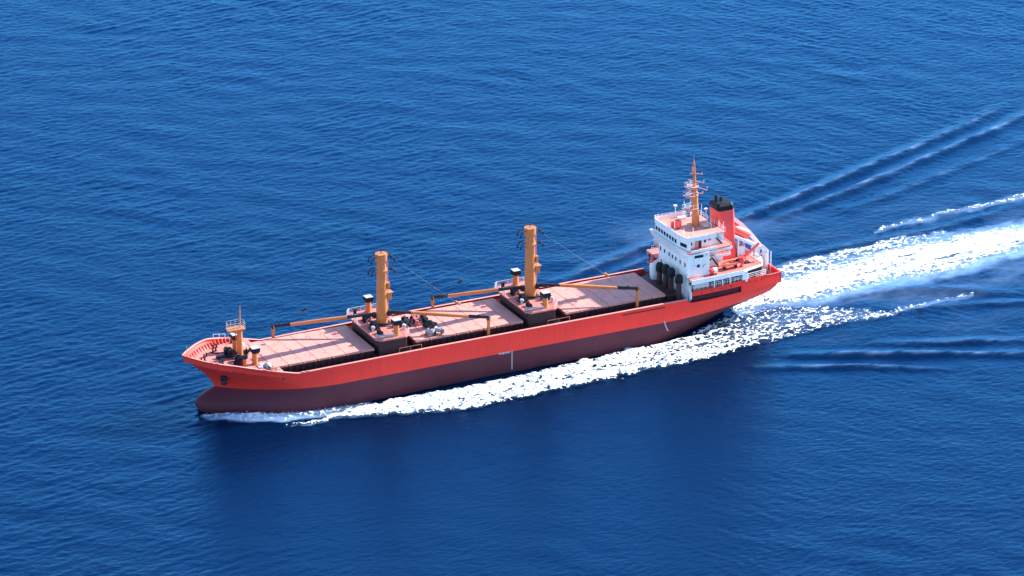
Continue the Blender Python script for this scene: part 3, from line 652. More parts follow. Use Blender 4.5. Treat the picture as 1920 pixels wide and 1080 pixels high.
# ---- superstructure
def pane(parent, face, c, w, h, at, name='window'):
    """face 'x': on a wall facing forward at x = at, centre (y, z); face 'y': on a wall facing port at y = at, centre (x, z)"""
    mb = MB(); fr = MB(); k = 0.07
    if face == 'x':
        y, z = c; mb.box(at-0.03, at+0.02, y-w/2, y+w/2, z-h/2, z+h/2)
        for a in ((y-w/2-k, y-w/2, z-h/2-k, z+h/2+k), (y+w/2, y+w/2+k, z-h/2-k, z+h/2+k), (y-w/2, y+w/2, z-h/2-k, z-h/2), (y-w/2, y+w/2, z+h/2, z+h/2+k)): fr.box(at-0.07, at+0.02, *a)
    else:
        x, z = c; mb.box(x-w/2, x+w/2, at-0.03, at+0.02, z-h/2, z+h/2)
        for a in ((x-w/2-k, x-w/2, z-h/2-k, z+h/2+k), (x+w/2, x+w/2+k, z-h/2-k, z+h/2+k), (x-w/2, x+w/2, z-h/2-k, z-h/2), (x-w/2, x+w/2, z+h/2, z+h/2+k)): fr.box(a[0], a[1], at-0.07, at+0.02, a[2], a[3])
    mb.f += [tuple(i+len(mb.v) for i in f) for f in fr.f]; n0 = len(mb.v); mb.v += fr.v
    o = mb.build(name, 'glass', parent)
    o.data.materials.append(M['white'])
    for i, p in enumerate(o.data.polygons): p.material_index = 0 if i < 6 else 1
    return o
# lower block and main house
dh = MB().box(35.3, 41.0, -9.0, 5.2, 8.31, 19.55).build('deckhouse', 'white', SHIP, bevel=0.08)
MB().box(41.0, 46.8, -4.9, 4.6, 13.9, 16.55).build('deckhouse', 'white', SHIP)
MB().box(41.0, 45.5, -4.7, 4.4, 16.61, 18.75).build('deckhouse', 'white', SHIP)
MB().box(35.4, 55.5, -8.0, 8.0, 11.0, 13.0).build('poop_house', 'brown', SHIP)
for y in (4.1, 2.1, -0.1, -1.75, -3.4, -5.5, -7.85): pane(dh, 'x', (y, 16.85), 0.66, 0.95, 35.3)
pane(dh, 'x', (-7.75, 19.0), 0.5, 0.7, 35.3)
for y in (3.6, -2.0): pane(dh, 'x', (y, 14.0), 0.5, 0.6, 35.3)
pane(dh, 'y', (38.2, 18.85), 2.3, 0.7, -9.0); pane(dh, 'y', (38.1, 16.55), 0.75, 0.75, -9.0)
MB().tube([(39.4, -9.12, 16.0), (39.4, -9.12, 16.5), (39.8, -9.12, 16.75), (40.5, -9.12, 16.85)], 0.10, 6).build('wall_pipe', 'grey', dh)
MB().box(36.6, 37.4, -9.06, -9.0, 16.75, 16.85).build('wall_plate', 'grey', dh)
MB().box(40.2, 40.35, -9.25, -9.0, 18.75, 19.3).build('wall_lamp', 'grey', dh)
pane(dh, 'y', (43.4, 15.8), 0.6, 0.5, -4.9)
# buttress on the port corner and open doorway
MB().add([(35.3, -9.02, 12.9), (35.3, -10.9, 11.1), (35.3, -10.9, 9.55), (35.3, -9.9, 8.4), (35.3, -9.9, 10.2), (35.3, -9.02, 10.9), (35.5, -9.02, 12.9), (35.5, -10.9, 11.1), (35.5, -10.9, 9.55), (35.5, -9.9, 8.4), (35.5, -9.9, 10.2), (35.5, -9.02, 10.9)],
         [(0, 1, 4, 5), (1, 2, 3, 4), (6, 11, 10, 7), (7, 10, 9, 8), (0, 6, 7, 1), (1, 7, 8, 2), (2, 8, 9, 3), (3, 9, 10, 4), (4, 10, 11, 5)]).build('buttress', 'white', SHIP)
MB().add([(35.3, 5.2, 13.9), (35.3, 9.6, 11.1), (35.3, 9.6, 8.3), (35.3, 5.2, 8.3), (35.5, 5.2, 13.9), (35.5, 9.6, 11.1), (35.5, 9.6, 8.3), (35.5, 5.2, 8.3)], [(0, 1, 2, 3), (7, 6, 5, 4), (0, 4, 5, 1), (1, 5, 6, 2)]).build('buttress', 'white', SHIP)
# starboard bridge-deck platform beside the front wall
sp = MB().box(35.6, 40.5, 5.2, 8.4, 16.2, 16.5).build('side_platform', 'deck', SHIP)
MB().rail([(35.7, 5.3, 16.5), (35.7, 8.3, 16.5), (40.4, 8.3, 16.5)], 1.1, 0.05, 1.0).build('railing', 'rail', sp)
MB().lathe((36.2, 6.0, 16.5), [(0.1, 0), (0.1, 1.0), (0.5, 1.1), (0.55, 1.5), (0.3, 1.9)], 12).build('searchlight', 'white', sp, smooth=True)
# boat deck slab with white fascia
def bd_edge(x): return itp(x, [36.1, 45, 49.4, 55.4], [-10.95, -10.6, -10.2, -8.5])
xs_ = [35.32, 38, 41, 45, 49.4, 52, 55.4]
poly = [(x, bd_edge(x)) for x in xs_]+[(x, -bd_edge(x)) for x in reversed(xs_)]
MB().prism(poly, 13.55, 13.93).build('boat_deck', 'deck', SHIP)
mb = MB()
for s in (1, -1):
    pts = [(x, s*(bd_edge(x)-0.05)) for x in xs_]
    for (a, b2) in zip(pts[:-1], pts[1:]):
        lo = 12.95 if a[0] < 49 else 13.45
        mb.bar((a[0], a[1], (lo+14.05)/2), (b2[0], b2[1], (lo+14.05)/2), 0.10, 14.05-lo)
mb.bar((55.45, -8.5, 13.78), (55.45, 8.5, 13.78), 0.10, 0.6)
mb.build('boat_deck_fascia', 'white', SHIP)
# port gallery between the poop bulwark and the boat deck
for s in (-1, 1):
    mb = MB().rail([(36.3, s*10.75, 11.45), (42, s*10.7, 11.45), (49.0, s*10.2, 11.45)], 1.05, 0.05, 1.05, (1.0, 0.55))
    mb.build('gallery_railing', 'rail', SHIP)
    mb = MB()
    for x in (41.4, 43.6, 45.7):
        y = s*(hb(x, 9.5)-0.12); mb.box(x-0.09, x+0.09, y-0.09, y+0.09, 11.0, 13.9)
    mb.build('gallery_post', 'white', SHIP)
    mb = MB()
    for x in (42.3, 43.1, 44.8, 46.6, 47.3): mb.box(x-0.12, x+0.12, s*9.6-0.12, s*9.6+0.12, 11.0, 12.3)
    mb.box(47.0, 48.6, s*9.9-0.06, s*9.9+0.06, 11.7, 12.4).build('pipe_stand', 'grey', SHIP)
    y0, y1 = sorted((s*(hb(49.8, 9.5)-0.02), s*8.6)); MB().box(49.2, 50.5, y0, y1, 11.0, 13.54).build('end_panel', 'white', SHIP)
    MB().box(35.6, 36.1, min(s*9.4, s*10.7), max(s*9.4, s*10.7), 12.6, 12.9).box(35.7, 35.85, min(s*10.5, s*10.65), max(s*10.5, s*10.65), 11.0, 12.6).build('gallery_canopy', 'dark', SHIP)
# upper shell plating of the poop (red strip above the opening, solid plate aft)
def plate(x0, x1, z0, z1, name, mat, n=24, off=0.0, th=0.16):
    mb = MB()
    for s in (-1, 1):
        k = len(mb.v); R_ = []
        for i in range(n+1):
            x = x0+(x1-x0)*i/n; y = hb(min(x, sternx(9.5)), 9.5)+off
            R_.append((x, y))
        for dz in (z0, z1):
            mb.v += [(x, s*y, dz(x) if callable(dz) else dz) for x, y in R_]
        for dz in (z0, z1):
            mb.v += [(x, s*(y-th), dz(x) if callable(dz) else dz) for x, y in R_]
        m_ = n+1
        for i in range(n):
            mb.f += [(k+i, k+i+1, k+m_+i+1, k+m_+i), (k+2*m_+i, k+2*m_+i+1, k+3*m_+i+1, k+3*m_+i), (k+m_+i, k+m_+i+1, k+3*m_+i+1, k+3*m_+i), (k+i, k+i+1, k+2*m_+i+1, k+2*m_+i)]
    return mb.build(name, mat, SHIP)
ptop = lambda x: itp(x, [35.5, 49, 55.5, 56.5, 60.3], [11.15, 11.5, 11.5, 11.15, 11.1])
plate(35.5, 48.8, 10.15, ptop, 'poop_side_plate', 'red')
plate(48.8, 60.3, 8.60, ptop, 'poop_side_plate', 'red')
MB().box(60.05, 60.32, -8.75, 8.75, 8.6, 11.1).build('stern_bulwark', 'red', SHIP)
mb = MB().bar((60.18, -8.9, 11.16), (60.18, 8.9, 11.16), 0.4, 0.12)
for s in (-1, 1):
    for a in range(12):
        x, x2 = 55.6+a*0.385, 55.6+(a+1)*0.385; mb.bar((x, s*(hb(min(x, 60.3), 9.5)-0.1), ptop(x)+0.06), (x2, s*(hb(min(x2, 60.3), 9.5)-0.1), ptop(x2)+0.06), 0.36, 0.1)
mb.build('stern_rail_cap', 'brightred', SHIP)
mb = MB()
for s in (-1, 1): mb.rail([(50.7, s*(hb(50.7, 9.5)-0.15), 11.5), (53, s*(hb(53, 9.5)-0.15), 11.5), (55.8, s*(hb(55.8, 9.5)-0.15), 11.5)], 1.25, 0.07, 1.7, (1.0, 0.66, 0.33))
mb.rail([(55.8, -9.0, 11.5), (56.3, -6, 11.0), (56.3, 6, 11.0), (55.8, 9.0, 11.5)], 1.1, 0.05, 1.5)
mb.build('stern_railing', 'rail', SHIP)
# round scuppers and ports in the red strip
mb = MB()
for x in (38, 40.6, 43.3, 46, 51.3, 53.0, 54.6):
    z = 10.7; y = -hb(x, 9.5); mb.cone((x, y+0.05, z), (x, y-0.03, z), 0.17, 0.17, 10)
mb.build('scupper', 'dark', SHIP)
MB().box(17.5, 28.5, -11.08, -10.98, 8.62, 8.84).build('rubbing_strake', 'dark', SHIP)
# recess behind the opening
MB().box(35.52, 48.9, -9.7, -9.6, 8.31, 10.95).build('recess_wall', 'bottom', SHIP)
# wheelhouse
wp = [(35.3, -4.9), (35.9, -7.9), (43.2, -7.9), (43.2, -6.0), (46.6, -6.0), (46.6, 6.0), (43.2, 6.0), (43.2, 7.9), (35.9, 7.9), (35.3, 6.9)]
inner = [(35.31, -4.9), (35.91, -7.85), (36.7, -7.85), (36.7, -6.5), (43.1, -6.5), (43.1, -6.0), (46.4, -5.9), (46.4, 5.9), (43.1, 6.5), (36.7, 6.5), (36.7, 7.85), (35.91, 7.85), (35.31, 6.9)]
wh = MB().prism(inner, 19.9, 22.3).build('wheelhouse', 'white', SHIP)
MB().prism([(35.0, -5.0), (35.6, -8.7), (36.4, -9.1), (46.9, -8.2), (46.9, 6.2), (43.2, 8.5), (35.2, 8.3)], 19.56, 19.89).build('bridge_deck', 'deck', wh)
# curved ledge below the bridge windows
MB().prism([(34.95, -5.2), (35.29, -9.0), (35.29, 8.4), (34.95, 8.2)], 19.0, 20.3, [(34.45, -5.0), (35.25, -8.8), (35.25, 8.3), (34.45, 8.2)]).prism([(35.25, -5.3), (35.29, -8.9), (35.29, 6.5), (35.25, 6.5)], 18.2, 18.99, [(34.95, -5.2), (35.28, -8.95), (35.28, 8.3), (34.95, 8.1)]).build('bridge_front_ledge', 'white', wh)
MB().box(36.2, 43.2, -8.98, -8.88, 19.9, 20.5).box(36.0, 43.2, 8.3, 8.4, 19.9, 20.9).build('wing_bulwark', 'white', wh)
# roof and its parapet
def outset(poly, d):
    cx = 40.5; return [(x+(d if x > cx else -d), y+(d if y > 0 else -d)) for x, y in poly]
MB().prism(outset(wp, 0.06), 22.3, 22.5).build('monkey_deck', 'hatch', wh)
par = MB(); ring = outset(wp, 0.1)
for i in range(len(ring)):
    a, b2 = ring[i], ring[(i+1) % len(ring)]
    if a[0] > 43 and b2[0] > 43: continue
    par.bar((a[0], a[1], 22.85), (b2[0], b2[1], 22.85), 0.12, 0.98)
par.build('roof_parapet', 'white', wh)
mb = MB()
for i in range(len(ring)):
    a, b2 = ring[i], ring[(i+1) % len(ring)]
    mb.rail([(a[0], a[1], 23.3 if a[0] < 43 and b2[0] < 43.5 else 22.5), (b2[0], b2[1], 23.3 if a[0] < 43 and b2[0] < 43.5 else 22.5)], 0.45 if a[0] < 43 and b2[0] < 43.5 else 1.1, 0.04, 1.8, (1.0, 0.5))
mb.build('roof_railing', 'rail', wh)
for k in range(8): pane(wh, 'x', (6.2-k*1.33, 21.15), 1.02, 1.0, 35.31)
cw = MB().add([(35.36, -5.25, 20.75), (35.80, -7.45, 20.75), (35.80, -7.45, 21.6), (35.36, -5.25, 21.6), (35.46, -5.25, 20.75), (35.9, -7.45, 20.75), (35.9, -7.45, 21.6), (35.46, -5.25, 21.6)], [(0, 1, 2, 3), (7, 6, 5, 4), (0, 4, 5, 1), (2, 6, 7, 3), (0, 3, 7, 4), (1, 5, 6, 2)]).build('window', 'glass', wh)
cw.location = (-0.06, -0.03, 0)
pane(wh, 'y', (37.5, 21.15), 0.55, 0.7, -6.5); pane(wh, 'y', (41.1, 21.3), 0.6, 0.7, -6.5)
MB().box(38.5, 39.3, -6.56, -6.5, 19.9, 21.9).build('door', 'hatch', wh); MB().box(39.4, 40.2, -6.56, -6.5, 19.9, 21.9).build('door', 'glass', wh)
MB().lathe((42.3, -6.6, 21.6), [(0.22, -0.05), (0.38, -0.05), (0.38, 0.05), (0.22, 0.05)], 14, 'y').build('lifebuoy', 'brightred', wh)
def stairs(p0, p1, w, name, mat, parent, n=10):
    p0, p1 = Vector(p0), Vector(p1); d = (p1-p0); sdv = Vector((d.y, -d.x, 0)).normalized()*w/2
    mb = MB().bar(p0+sdv, p1+sdv, 0.08, 0.25).bar(p0-sdv, p1-sdv, 0.08, 0.25)
    for k in range(n):
        c = p0+d*(k+0.5)/n; mb.bar(c-sdv, c+sdv, 0.24, 0.05)
    mb.bar(p0+sdv+Vector((0, 0, 0.95)), p1+sdv+Vector((0, 0, 0.95)), 0.05, 0.05).bar(p0-sdv+Vector((0, 0, 0.95)), p1-sdv+Vector((0, 0, 0.95)), 0.05, 0.05)
    return mb.build(name, mat, parent)
stairs((45.4, -5.6, 13.95), (43.4, -5.6, 16.6), 0.8, 'stairway', 'dark', SHIP); stairs((45.6, -6.4, 19.9), (43.5, -6.4, 22.4), 0.8, 'stairway', 'dark', SHIP)
stairs((49.4, -3.6, 16.7), (47.7, -3.6, 19.1), 0.8, 'stairway', 'hatch', SHIP)
# lower side decks (pink tops, white edges)
for (x0, x1, y0, z) in ((41.0, 47.9, -7.2, 18.95), (41.0, 48.6, -5.2, 16.6)):
    d_ = MB().box(x0+0.01, x1, y0, -y0*0.85, z-0.18, z).build('side_deck', 'deck', SHIP)
    MB().box(x0+0.01, x1+0.1, y0-0.1, y0, z-0.42, z+0.12).box(x1+0.002, x1+0.1, y0, -y0*0.85, z-0.42, z+0.12).build('deck_fascia', 'white', d_)
    MB().rail([(x0+0.5, y0+0.1, z), (x1-0.1, y0+0.1, z), (x1-0.1, -3.0, z)], 1.0, 0.035, 1.4, (1.0, 0.5)).build('railing', 'rail', d_)
MB().lathe((41.9, -7.5, 19.3), [(0.2, -0.05), (0.38, -0.05), (0.38, 0.05), (0.2, 0.05)], 14, 'y').build('lifebuoy', 'brightred', SHIP)
# roof gear
MB().box(36.6, 37.3, 1.4, 2.0, 22.5, 24.0).build('signal_locker', 'brightred', wh, bevel=0.08)
MB().lathe((38.1, 0.9, 22.5), [(0.3, 0), (0.75, 0.4), (0.8, 1.5), (0.6, 2.0), (0.2, 2.1)], 14).build('compass_cover', 'brightred', wh, smooth=True)
MB().box(40.6, 42.6, 5.2, 6.2, 22.5, 23.1).build('flag_locker', 'white', wh, bevel=0.05)
MB().box(43.2, 44.6, -2.2, -0.8, 22.9, 23.3).cone((43.9, -1.5, 22.5), (43.9, -1.5, 22.9), 0.3, 0.3, 10).tube([(44.8, -2.6, 22.5), (44.8, -2.6, 23.5), (44.4, -2.2, 23.9), (43.9, -1.8, 23.9)], 0.12, 7).build('antenna_base', 'grey', wh, bevel=0.04)
for x, y, h in ((36.2, 7.4, 1.6), (40.8, 7.4, 2.7), (43.2, 7.6, 3.6), (44.2, 6.2, 4.2), (46.2, 4.6, 3.2), (46.3, 2.6, 2.6), (39.0, -4.6, 1.8), (37.2, -3.4, 1.4), (36.2, -7.4, 1.3), (46.3, -5.7, 2.4)):
    mb = MB().cone((x, y, 22.5), (x, y, 22.5+h), 0.09, 0.06, 6)
    if h > 2.5 and h < 3: mb.box(x-0.35, x+0.35, y-0.35, y+0.35, 22.5+h, 22.5+h+0.3)
    mb.build('antenna_post', 'rail', wh)
MB().tube([(43.4, 7.0, 22.5), (43.0, 7.2, 24.5), (43.4, 7.5, 25.0), (43.9, 7.4, 24.4), (44.8, 6.6, 22.9)], 0.16, 8).build('davit_arm', 'rail', wh, smooth=True)
# radar mast
rm = MB().cone((42.6, 0.8, 22.5), (42.2, 0.8, 32.2), 0.98, 0.55, 12).build('radar_mast', 'tan', SHIP, smooth=True)
MB().cone((42.2, 0.8, 32.2), (41.9, 0.8, 38.2), 0.40, 0.22, 8).cone((41.9, 0.8, 38.2), (41.85, 0.8, 39.4), 0.09, 0.06, 6).bar((41.5, 0.5, 35.8), (41.2, 0.3, 37.2), 0.18, 0.18).build('topmast', 'tan', rm, smooth=True)
for z, r, l in ((26.9, 1.3, 2.6), (30.1, 1.2, 2.4), (32.2, 1.1, 2.0)):
    pf = MB().prism([(42.2-l-0.3, 0.1), (42.6, -0.4), (43.0, 0.8), (42.6, 2.0), (42.2-l-0.3, 1.5)], z-0.15, z).prism([(42.2-l*0.5, 0.4), (42.5, 0.2), (42.5, 1.4), (42.2-l*0.5, 1.2)], z-0.8, z-0.151, [(42.2-l, 0.2), (42.5, 0.0), (42.5, 1.6), (42.2-l, 1.4)]).build('radar_platform', 'hatch', rm)
    MB().rail([(42.2-l-0.25, 0.15, z), (42.5, -0.35, z)], 0.95, 0.04, 1.0, (1.0,)).rail([(42.2-l-0.25, 0.15, z), (42.2-l-0.25, 1.45, z), (42.5, 1.95, z)], 0.95, 0.04, 1.0, (1.0,)).build('platform_railing', 'rail', pf)
    MB().cone((42.2-l*0.7, 0.8, z), (42.2-l*0.7, 0.8, z+0.7), 0.28, 0.24, 10).bar((42.2-l*0.7-0.9, 0.3, z+0.82), (42.2-l*0.7+0.9, 1.3, z+0.82), 0.25, 0.28).build('radar_scanner', 'white', pf)
for z, l, a in ((30.6, 1.7, 0.0), (32.0, 2.6, -0.5), (33.4, 1.9, -0.15), (35.2, 1.5, 0.35)):
    MB().bar((42.1-0.5*l*math.cos(a), 0.8+l*0.7, z-l*0.25*math.sin(a)), (42.1+l*0.8, 0.8-l*0.9, z+l*0.3*math.sin(a)), 0.16, 0.16).cone((42.1+l*0.8, 0.8-l*0.9, z+0.05), (42.1+l*0.8, 0.8-l*0.9, z+0.5), 0.14, 0.14, 8).build('signal_yard', 'hatch', rm)
mb = MB()
for k in range(22): mb.box(43.15-k*0.03, 43.25-k*0.03, 0.55, 1.05, 22.9+k*0.42, 22.95+k*0.42)
mb.build('ladder', 'hatch', rm)
# funnel, raked, black top
def fsec(x0, x1, y0, y1, c=0.5): return [(x0+c, y0), (x1-c, y0), (x1, y0+c), (x1, y1-c), (x1-c, y1), (x0+c, y1), (x0, y1-c), (x0, y0+c)]
fb, ft, fk = fsec(47.6, 52.0, -2.3, 2.5), fsec(46.9, 51.3, -2.2, 2.5), fsec(46.75, 51.1, -2.2, 2.5)
fn = MB().prism(fb, 13.94, 26.0, ft).build('funnel', 'brightred', SHIP, bevel=0.08)
MB().prism(outset(ft, 0.0), 26.0, 27.1, fk).prism(fk, 27.1, 27.7, [(48.9+(x-48.9)*0.84, 0.15+(y-0.15)*0.80) for x, y in fk]).build('funnel_top', 'black', fn, bevel=0.05)
for x, y, h, r in ((48.0, 0.9, 1.5, 0.42), (48.9, 0.2, 1.1, 0.3), (49.6, 0.9, 0.8, 0.25)): MB().cone((x, y, 27.6), (x-0.15, y, 27.6+h), r, r, 12).build('exhaust_pipe', 'dark', fn, smooth=True)
MB().rail([(47.1, -2.5, 22.5), (46.9, -2.5, 24.0)], 0.1, 0.05, 0.5, (1.0,)).build('funnel_ladder', 'rail', fn)
# stores crane
cr = MB().lathe((50.2, -7.9, 13.94), [(0.45, 0), (0.45, 0.3), (0.32, 0.35), (0.32, 1.2), (0.6, 1.3), (0.6, 2.0), (0.4, 2.5)], 12).box(49.4, 50.2, -8.4, -7.5, 15.0, 16.4).build('deck_crane', 'brightred', SHIP, smooth=True)
MB().bar((50.3, -7.9, 15.9), (55.2, -7.0, 18.6), 0.38, 0.45).bar((50.3, -7.9, 16.6), (51.8, -7.6, 16.9), 0.2, 0.2).build('crane_jib', 'brightred', cr)
# free-fall launching ramp and lifting frame at the stern
rp = MB()
for y in (-1.9, 1.9): rp.bar((50.6, y, 19.6), (59.9, y, 14.3), 0.5, 0.65)
for k in range(6):
    t_ = k/5; rp.bar((50.6+9.3*t_, -1.9, 19.5-5.3*t_), (50.6+9.3*t_, 1.9, 19.5-5.3*t_), 0.3, 0.3)
for x, z in ((52.5, 18.2), (56.2, 16.1), (59.2, 14.4)):
    for y in (-1.9, 1.9): rp.bar((x, y, z), (x, y, 10.0 if x > 55.6 else 13.94), 0.35, 0.35)
    rp.bar((x, -1.9, z-2.2), (x, 1.9, z-2.2), 0.25, 0.25)
rp.bar((56.2, -1.9, 11.2), (59.2, -1.9, 14.0), 0.22, 0.22).bar((56.2, 1.9, 11.2), (59.2, 1.9, 14.0), 0.22, 0.22)
rp.build('launching_ramp', 'white', SHIP)
MB().add([(50.9, -1.6, 19.15), (59.6, -1.6, 14.2), (59.6, 1.6, 14.2), (50.9, 1.6, 19.15), (50.9, -1.6, 19.05), (59.6, -1.6, 14.1), (59.6, 1.6, 14.1), (50.9, 1.6, 19.05)], [(0, 1, 2, 3), (7, 6, 5, 4), (0, 4, 5, 1), (1, 5, 6, 2), (2, 6, 7, 3), (3, 7, 4, 0)]).build('ramp_floor', 'deck', SHIP)
mb = MB()
for y0, y1 in ((2.7, 2.3), (-2.5, -2.5)):
    P_l = [(53.2, y0, 22.0), (56.0, y0, 19.6), (58.3, y1, 17.0), (60.0, y1, 14.6), (60.0, y1, 9.9)] if y0 > 0 else [(58.6, y0, 15.6), (59.7, y1, 14.4), (59.8, y1, 9.9)]
    for a, b2 in zip(P_l[:-1], P_l[1:]): mb.bar(a, b2, 0.9, 0.95)
mb.bar((58.9, -2.5, 15.3), (59.3, 2.3, 15.8), 0.35, 0.35)
mb.build('lifting_frame', 'white', SHIP)
MB().cone((59.9, -4.4, 9.9), (59.9, -4.4, 14.8), 0.14, 0.12, 8).cone((59.4, -3.4, 9.9), (59.4, -3.4, 13.9), 0.12, 0.1, 8).build('ensign_staff', 'rail', SHIP)
mb = MB().box(52.6, 54.6, -1.5, 1.6, 13.94, 16.2).lathe((56.2, -4.8, 13.0), [(0.8, -0.9), (0.9, -0.7), (0.9, 0.7), (0.8, 0.9)], 14, 'x')
mb.build('ramp_store', 'white', SHIP, bevel=0.05)
# bits of gear on the boat deck
MB().box(52.9, 54.2, -7.0, -5.6, 13.94, 14.3).cone((53.0, -4.0, 13.94), (53.0, -4.0, 14.8), 0.6, 0.6, 12).build('deck_locker', 'deck', SHIP, bevel=0.05)
MB().box(51.6, 53.2, -6.9, -5.5, 13.94, 14.25).build('skylight', 'dark', SHIP, bevel=0.05)
MB().rail([(55.2, -8.3, 13.93), (55.2, -2.4, 13.93)], 1.0, 0.04, 1.5, (1.0, 0.5)).rail([(37, -10.7, 13.93), (38.4, -10.65, 13.93)], 1.0, 0.045, 0.7, (1.0, 0.5)).rail([(55.2, 2.4, 13.93), (55.2, 8.3, 13.93), (49.4, 10.0, 13.93), (36.5, 10.8, 13.93)], 1.0, 0.04, 1.5, (1.0, 0.5)).build('boat_deck_railing', 'rail', SHIP)
# dark mushroom ventilators before the house, with a tank and a red post
for y, zt_ in ((-8.1, 15.0), (-4.3, 15.3), (-1.7, 15.2), (1.3, 14.7)):
    v_ = MB().lathe((33.6, y, 8.3), [(0.85, 0), (0.62, 0.2), (0.62, zt_-10.2)], 14).build('mushroom_ventilator', 'brown', SHIP, smooth=True)
    MB().lathe((33.6, y, zt_-2.3), [(0.7, 0), (0.92, 0.12), (0.96, 1.2), (0.84, 1.85), (0.5, 2.2), (0.1, 2.3)], 16).build('vent_cap', 'black', v_, smooth=True)
MB().lathe((33.9, 4.6, 8.3), [(0.9, 0), (0.95, 0.2), (0.95, 4.3), (0.75, 4.8), (0.2, 5.1)], 16).build('tank', 'white', SHIP, smooth=True)
MB().cone((34.0, 5.6, 8.3), (34.0, 5.6, 14.2), 0.35, 0.28, 10).lathe((34.0, 5.6, 14.1), [(0.2, 0), (0.5, 0.3), (0.45, 0.75), (0.1, 0.9)], 12).build('red_post', 'brightred', SHIP, smooth=True)
MB().box(31.2, 34.9, -6.9, 7.0, 8.31, 9.4).build('winch_platform', 'brown', SHIP)

# ------------------------------------------------------------------ loose things aboard
def boat_shell(L, Bm, H, n=14, taper=2.2):
    mb = MB(); rows = []
    for i in range(n+1):
        t_ = i/n; x = -L/2+L*t_; w = Bm/2*(1-abs(2*t_-1)**taper*(0.98 if t_ > 0.5 else 0.55))
        sh = 0.25*H*abs(2*t_-1)**2
        rows.append([(x, -w, H+sh), (x, -w*0.97, H*0.6+sh), (x, -w*0.6, 0.12+sh*0.6), (x, 0, sh*0.5), (x, w*0.6, 0.12+sh*0.6), (x, w*0.97, H*0.6+sh), (x, w, H+sh), (x, w*0.84, H+sh), (x, w*0.8, H*0.45+sh), (x, 0, H*0.35+sh), (x, -w*0.8, H*0.45+sh), (x, -w*0.84, H+sh)])
    k = 12; mb.v = [p for r in rows for p in r]
    for i in range(n):
        for j in range(k): mb.f.append((i*k+j, i*k+(j+1) % k, (i+1)*k+(j+1) % k, (i+1)*k+j))
    mb.f += [tuple(range(k-1, -1, -1)), tuple(range(n*k, (n+1)*k))]
    return mb
rb = thing('rescue_boat', 'open red rescue boat on chocks beside the red deck crane', 'boat', (47.2, -7.6, 14.6), 0.03)
boat_shell(5.6, 2.2, 0.85).build('boat_hull', 'raft', rb, smooth=True)
MB().box(-1.2, -0.85, -0.85, 0.85, 0.5, 0.62).box(0.6, 0.95, -0.85, 0.85, 0.5, 0.62).build('thwart', 'orange', rb)
MB().box(1.7, 2.3, -0.3, 0.3, 0.6, 1.25).build('outboard_motor', 'dark', rb, bevel=0.06)
MB().box(45.6, 45.8, -8.3, -6.9, 13.94, 14.7).box(48.6, 48.8, -8.3, -6.9, 13.94, 14.7).build('boat_chock', 'dark', SHIP)
lf = thing('free_fall_lifeboat', 'enclosed orange red lifeboat pointing down the white stern ramp', 'lifeboat', (53.2, 0, 18.55))
lf.rotation_euler = (0, R(29.7), 0)
mb = MB(); prof = [(-2.9, 0.25, 0.9), (-2.5, 0.8, 1.0), (-1.7, 1.2, 1.15), (0, 1.35, 1.3), (1.9, 1.35, 1.3), (2.55, 1.25, 1.25), (2.62, 1.1, 1.1)]
rows = []
for x, w, h in prof: rows.append([(x, w*math.cos(a), h*(math.sin(a)*(1.0 if math.sin(a) > 0 else 0.85))+0.95) for a in [2*math.pi*i/16 for i in range(16)]])
mb.v = [p for r in rows for p in r]
for i in range(len(prof)-1):
    for j in range(16): mb.f.append((i*16+j, i*16+(j+1) % 16, (i+1)*16+(j+1) % 16, (i+1)*16+j))
mb.f += [tuple(range(15, -1, -1)), tuple(range((len(prof)-1)*16, len(prof)*16))]
mb.build('boat_hull', 'orange', lf, smooth=True)
MB().box(-2.1, -1.1, -0.6, 0.6, 1.9, 2.6).build('cockpit', 'orange', lf, bevel=0.15)
MB().box(-2.14, -2.08, -0.45, 0.45, 2.1, 2.5).build('window', 'glass', lf)
MB().box(2.66, 2.72, -0.45, 0.45, 0.5, 1.5).build('door', 'brightred', lf)
bt = thing('life_raft_canister', 'red and white barrel shaped canister by the boat deck edge', 'life raft', (41.9, -9.3, 13.94))
MB().lathe((0, 0, 0.85), [(0.45, -0.85), (0.68, -0.75), (0.7, -0.1)], 14, 'x').build('canister_half', 'brightred', bt, smooth=True)
MB().lathe((0, 0, 0.85), [(0.7, -0.1), (0.72, 0.1), (0.7, 0.8), (0.45, 0.9)], 14, 'x').build('canister_half', 'white', bt, smooth=True)
MB().box(-0.6, -0.45, -0.6, 0.6, 0, 0.35).box(0.45, 0.6, -0.6, 0.6, 0, 0.35).build('cradle', 'dark', bt)
def bundle(loc, rz, n, L, r, mat, label):
    o = thing('pipe_bundle', label, 'pipes', loc, rz, 'pipe bundles lying on the middle hatch'); k = 0
    mb = MB()
    for lay in range(3):
        for i in range(n-lay):
            y = (i-(n-lay-1)/2)*2.05*r; z = r+lay*1.75*r; e = random.uniform(-0.3, 0.3)
            mb.cone((-L/2+e, y, z), (L/2+e, y, z), r, r, 8)
    mb.build('pipes', mat, o, smooth=True)
    MB().box(-L*0.25-0.06, -L*0.25+0.06, -n*r*1.12, n*r*1.12, 0.0, r*5.8).box(L*0.25-0.06, L*0.25+0.06, -n*r*1.12, n*r*1.12, 0.0, r*5.8).build('strap', 'dark', o)
    return o
bundle((-30.6, 2.6, 10.43), 1.35, 4, 4.6, 0.19, 'dark', 'dark pipe bundle nearest the forward mast on the middle hatch')
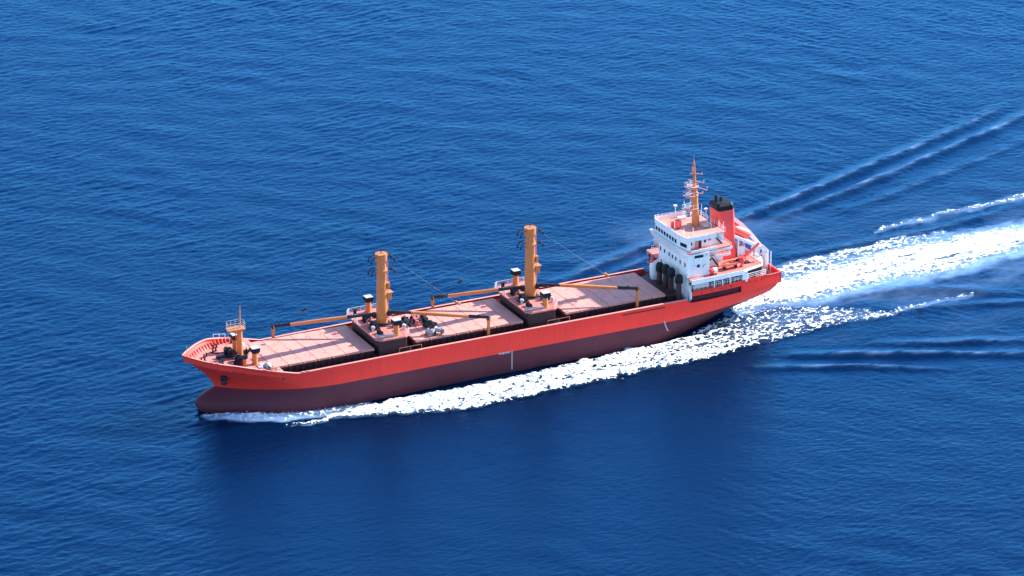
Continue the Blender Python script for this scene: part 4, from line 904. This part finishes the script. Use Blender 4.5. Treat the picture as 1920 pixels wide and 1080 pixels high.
bundle((-28.4, 2.4, 10.43), 1.40, 4, 4.8, 0.19, 'deck', 'rusty red pipe bundle between two dark bundles on the hatch')
bundle((-26.2, 2.2, 10.43), 1.30, 3, 4.4, 0.21, 'dark', 'dark pipe bundle farthest from the forward mast, topmost of three')
def roll(loc, rz, label):
    o = thing('wire_reel', label, 'reel', loc, rz, 'pale reels on the middle hatch')
    MB().lathe((0, 0, 0.75), [(0.75, -0.9), (0.75, -0.8), (0.5, -0.78), (0.5, 0.78), (0.75, 0.8), (0.75, 0.9)], 16, 'y').build('drum', 'grey', o, smooth=True)
    MB().box(-0.7, 0.7, -1.05, -0.95, 0, 1.0).box(-0.7, 0.7, 0.95, 1.05, 0, 1.0).build('reel_frame', 'dark', o)
    return o
roll((-28.5, -6.1, 10.43), 0.6, 'pale wire reel at the port edge of the middle hatch, nearer the mast')
roll((-26.4, -5.9, 10.43), 0.6, 'pale wire reel at the port edge of the middle hatch, farther from the mast')
gr = thing('cargo_grab', 'dark open clamshell grab lying on the pink middle hatch', 'grab', (-26.6, -1.6, 10.43), 0.35)
mb = MB()
for s in (-1, 1):
    mb.add([(s*0.05, -1, 0.9), (s*1.5, -1, 0.75), (s*1.3, -1, 0.15), (s*0.1, -1, 0.0), (s*0.05, 1, 0.9), (s*1.5, 1, 0.75), (s*1.3, 1, 0.15), (s*0.1, 1, 0.0)], [(0, 1, 2, 3), (7, 6, 5, 4), (0, 4, 5, 1), (1, 5, 6, 2), (2, 6, 7, 3), (3, 7, 4, 0)])
mb.build('grab_jaw', 'dark', gr, bevel=0.05)
MB().bar((-1.4, -0.8, 0.8), (0, -0.3, 1.3), 0.15, 0.15).bar((1.4, -0.8, 0.8), (0, -0.3, 1.3), 0.15, 0.15).bar((-1.4, 0.8, 0.8), (0, 0.3, 1.3), 0.15, 0.15).bar((1.4, 0.8, 0.8), (0, 0.3, 1.3), 0.15, 0.15).box(-0.4, 0.4, -0.4, 0.4, 1.1, 1.5).build('grab_arm', 'dark', gr)
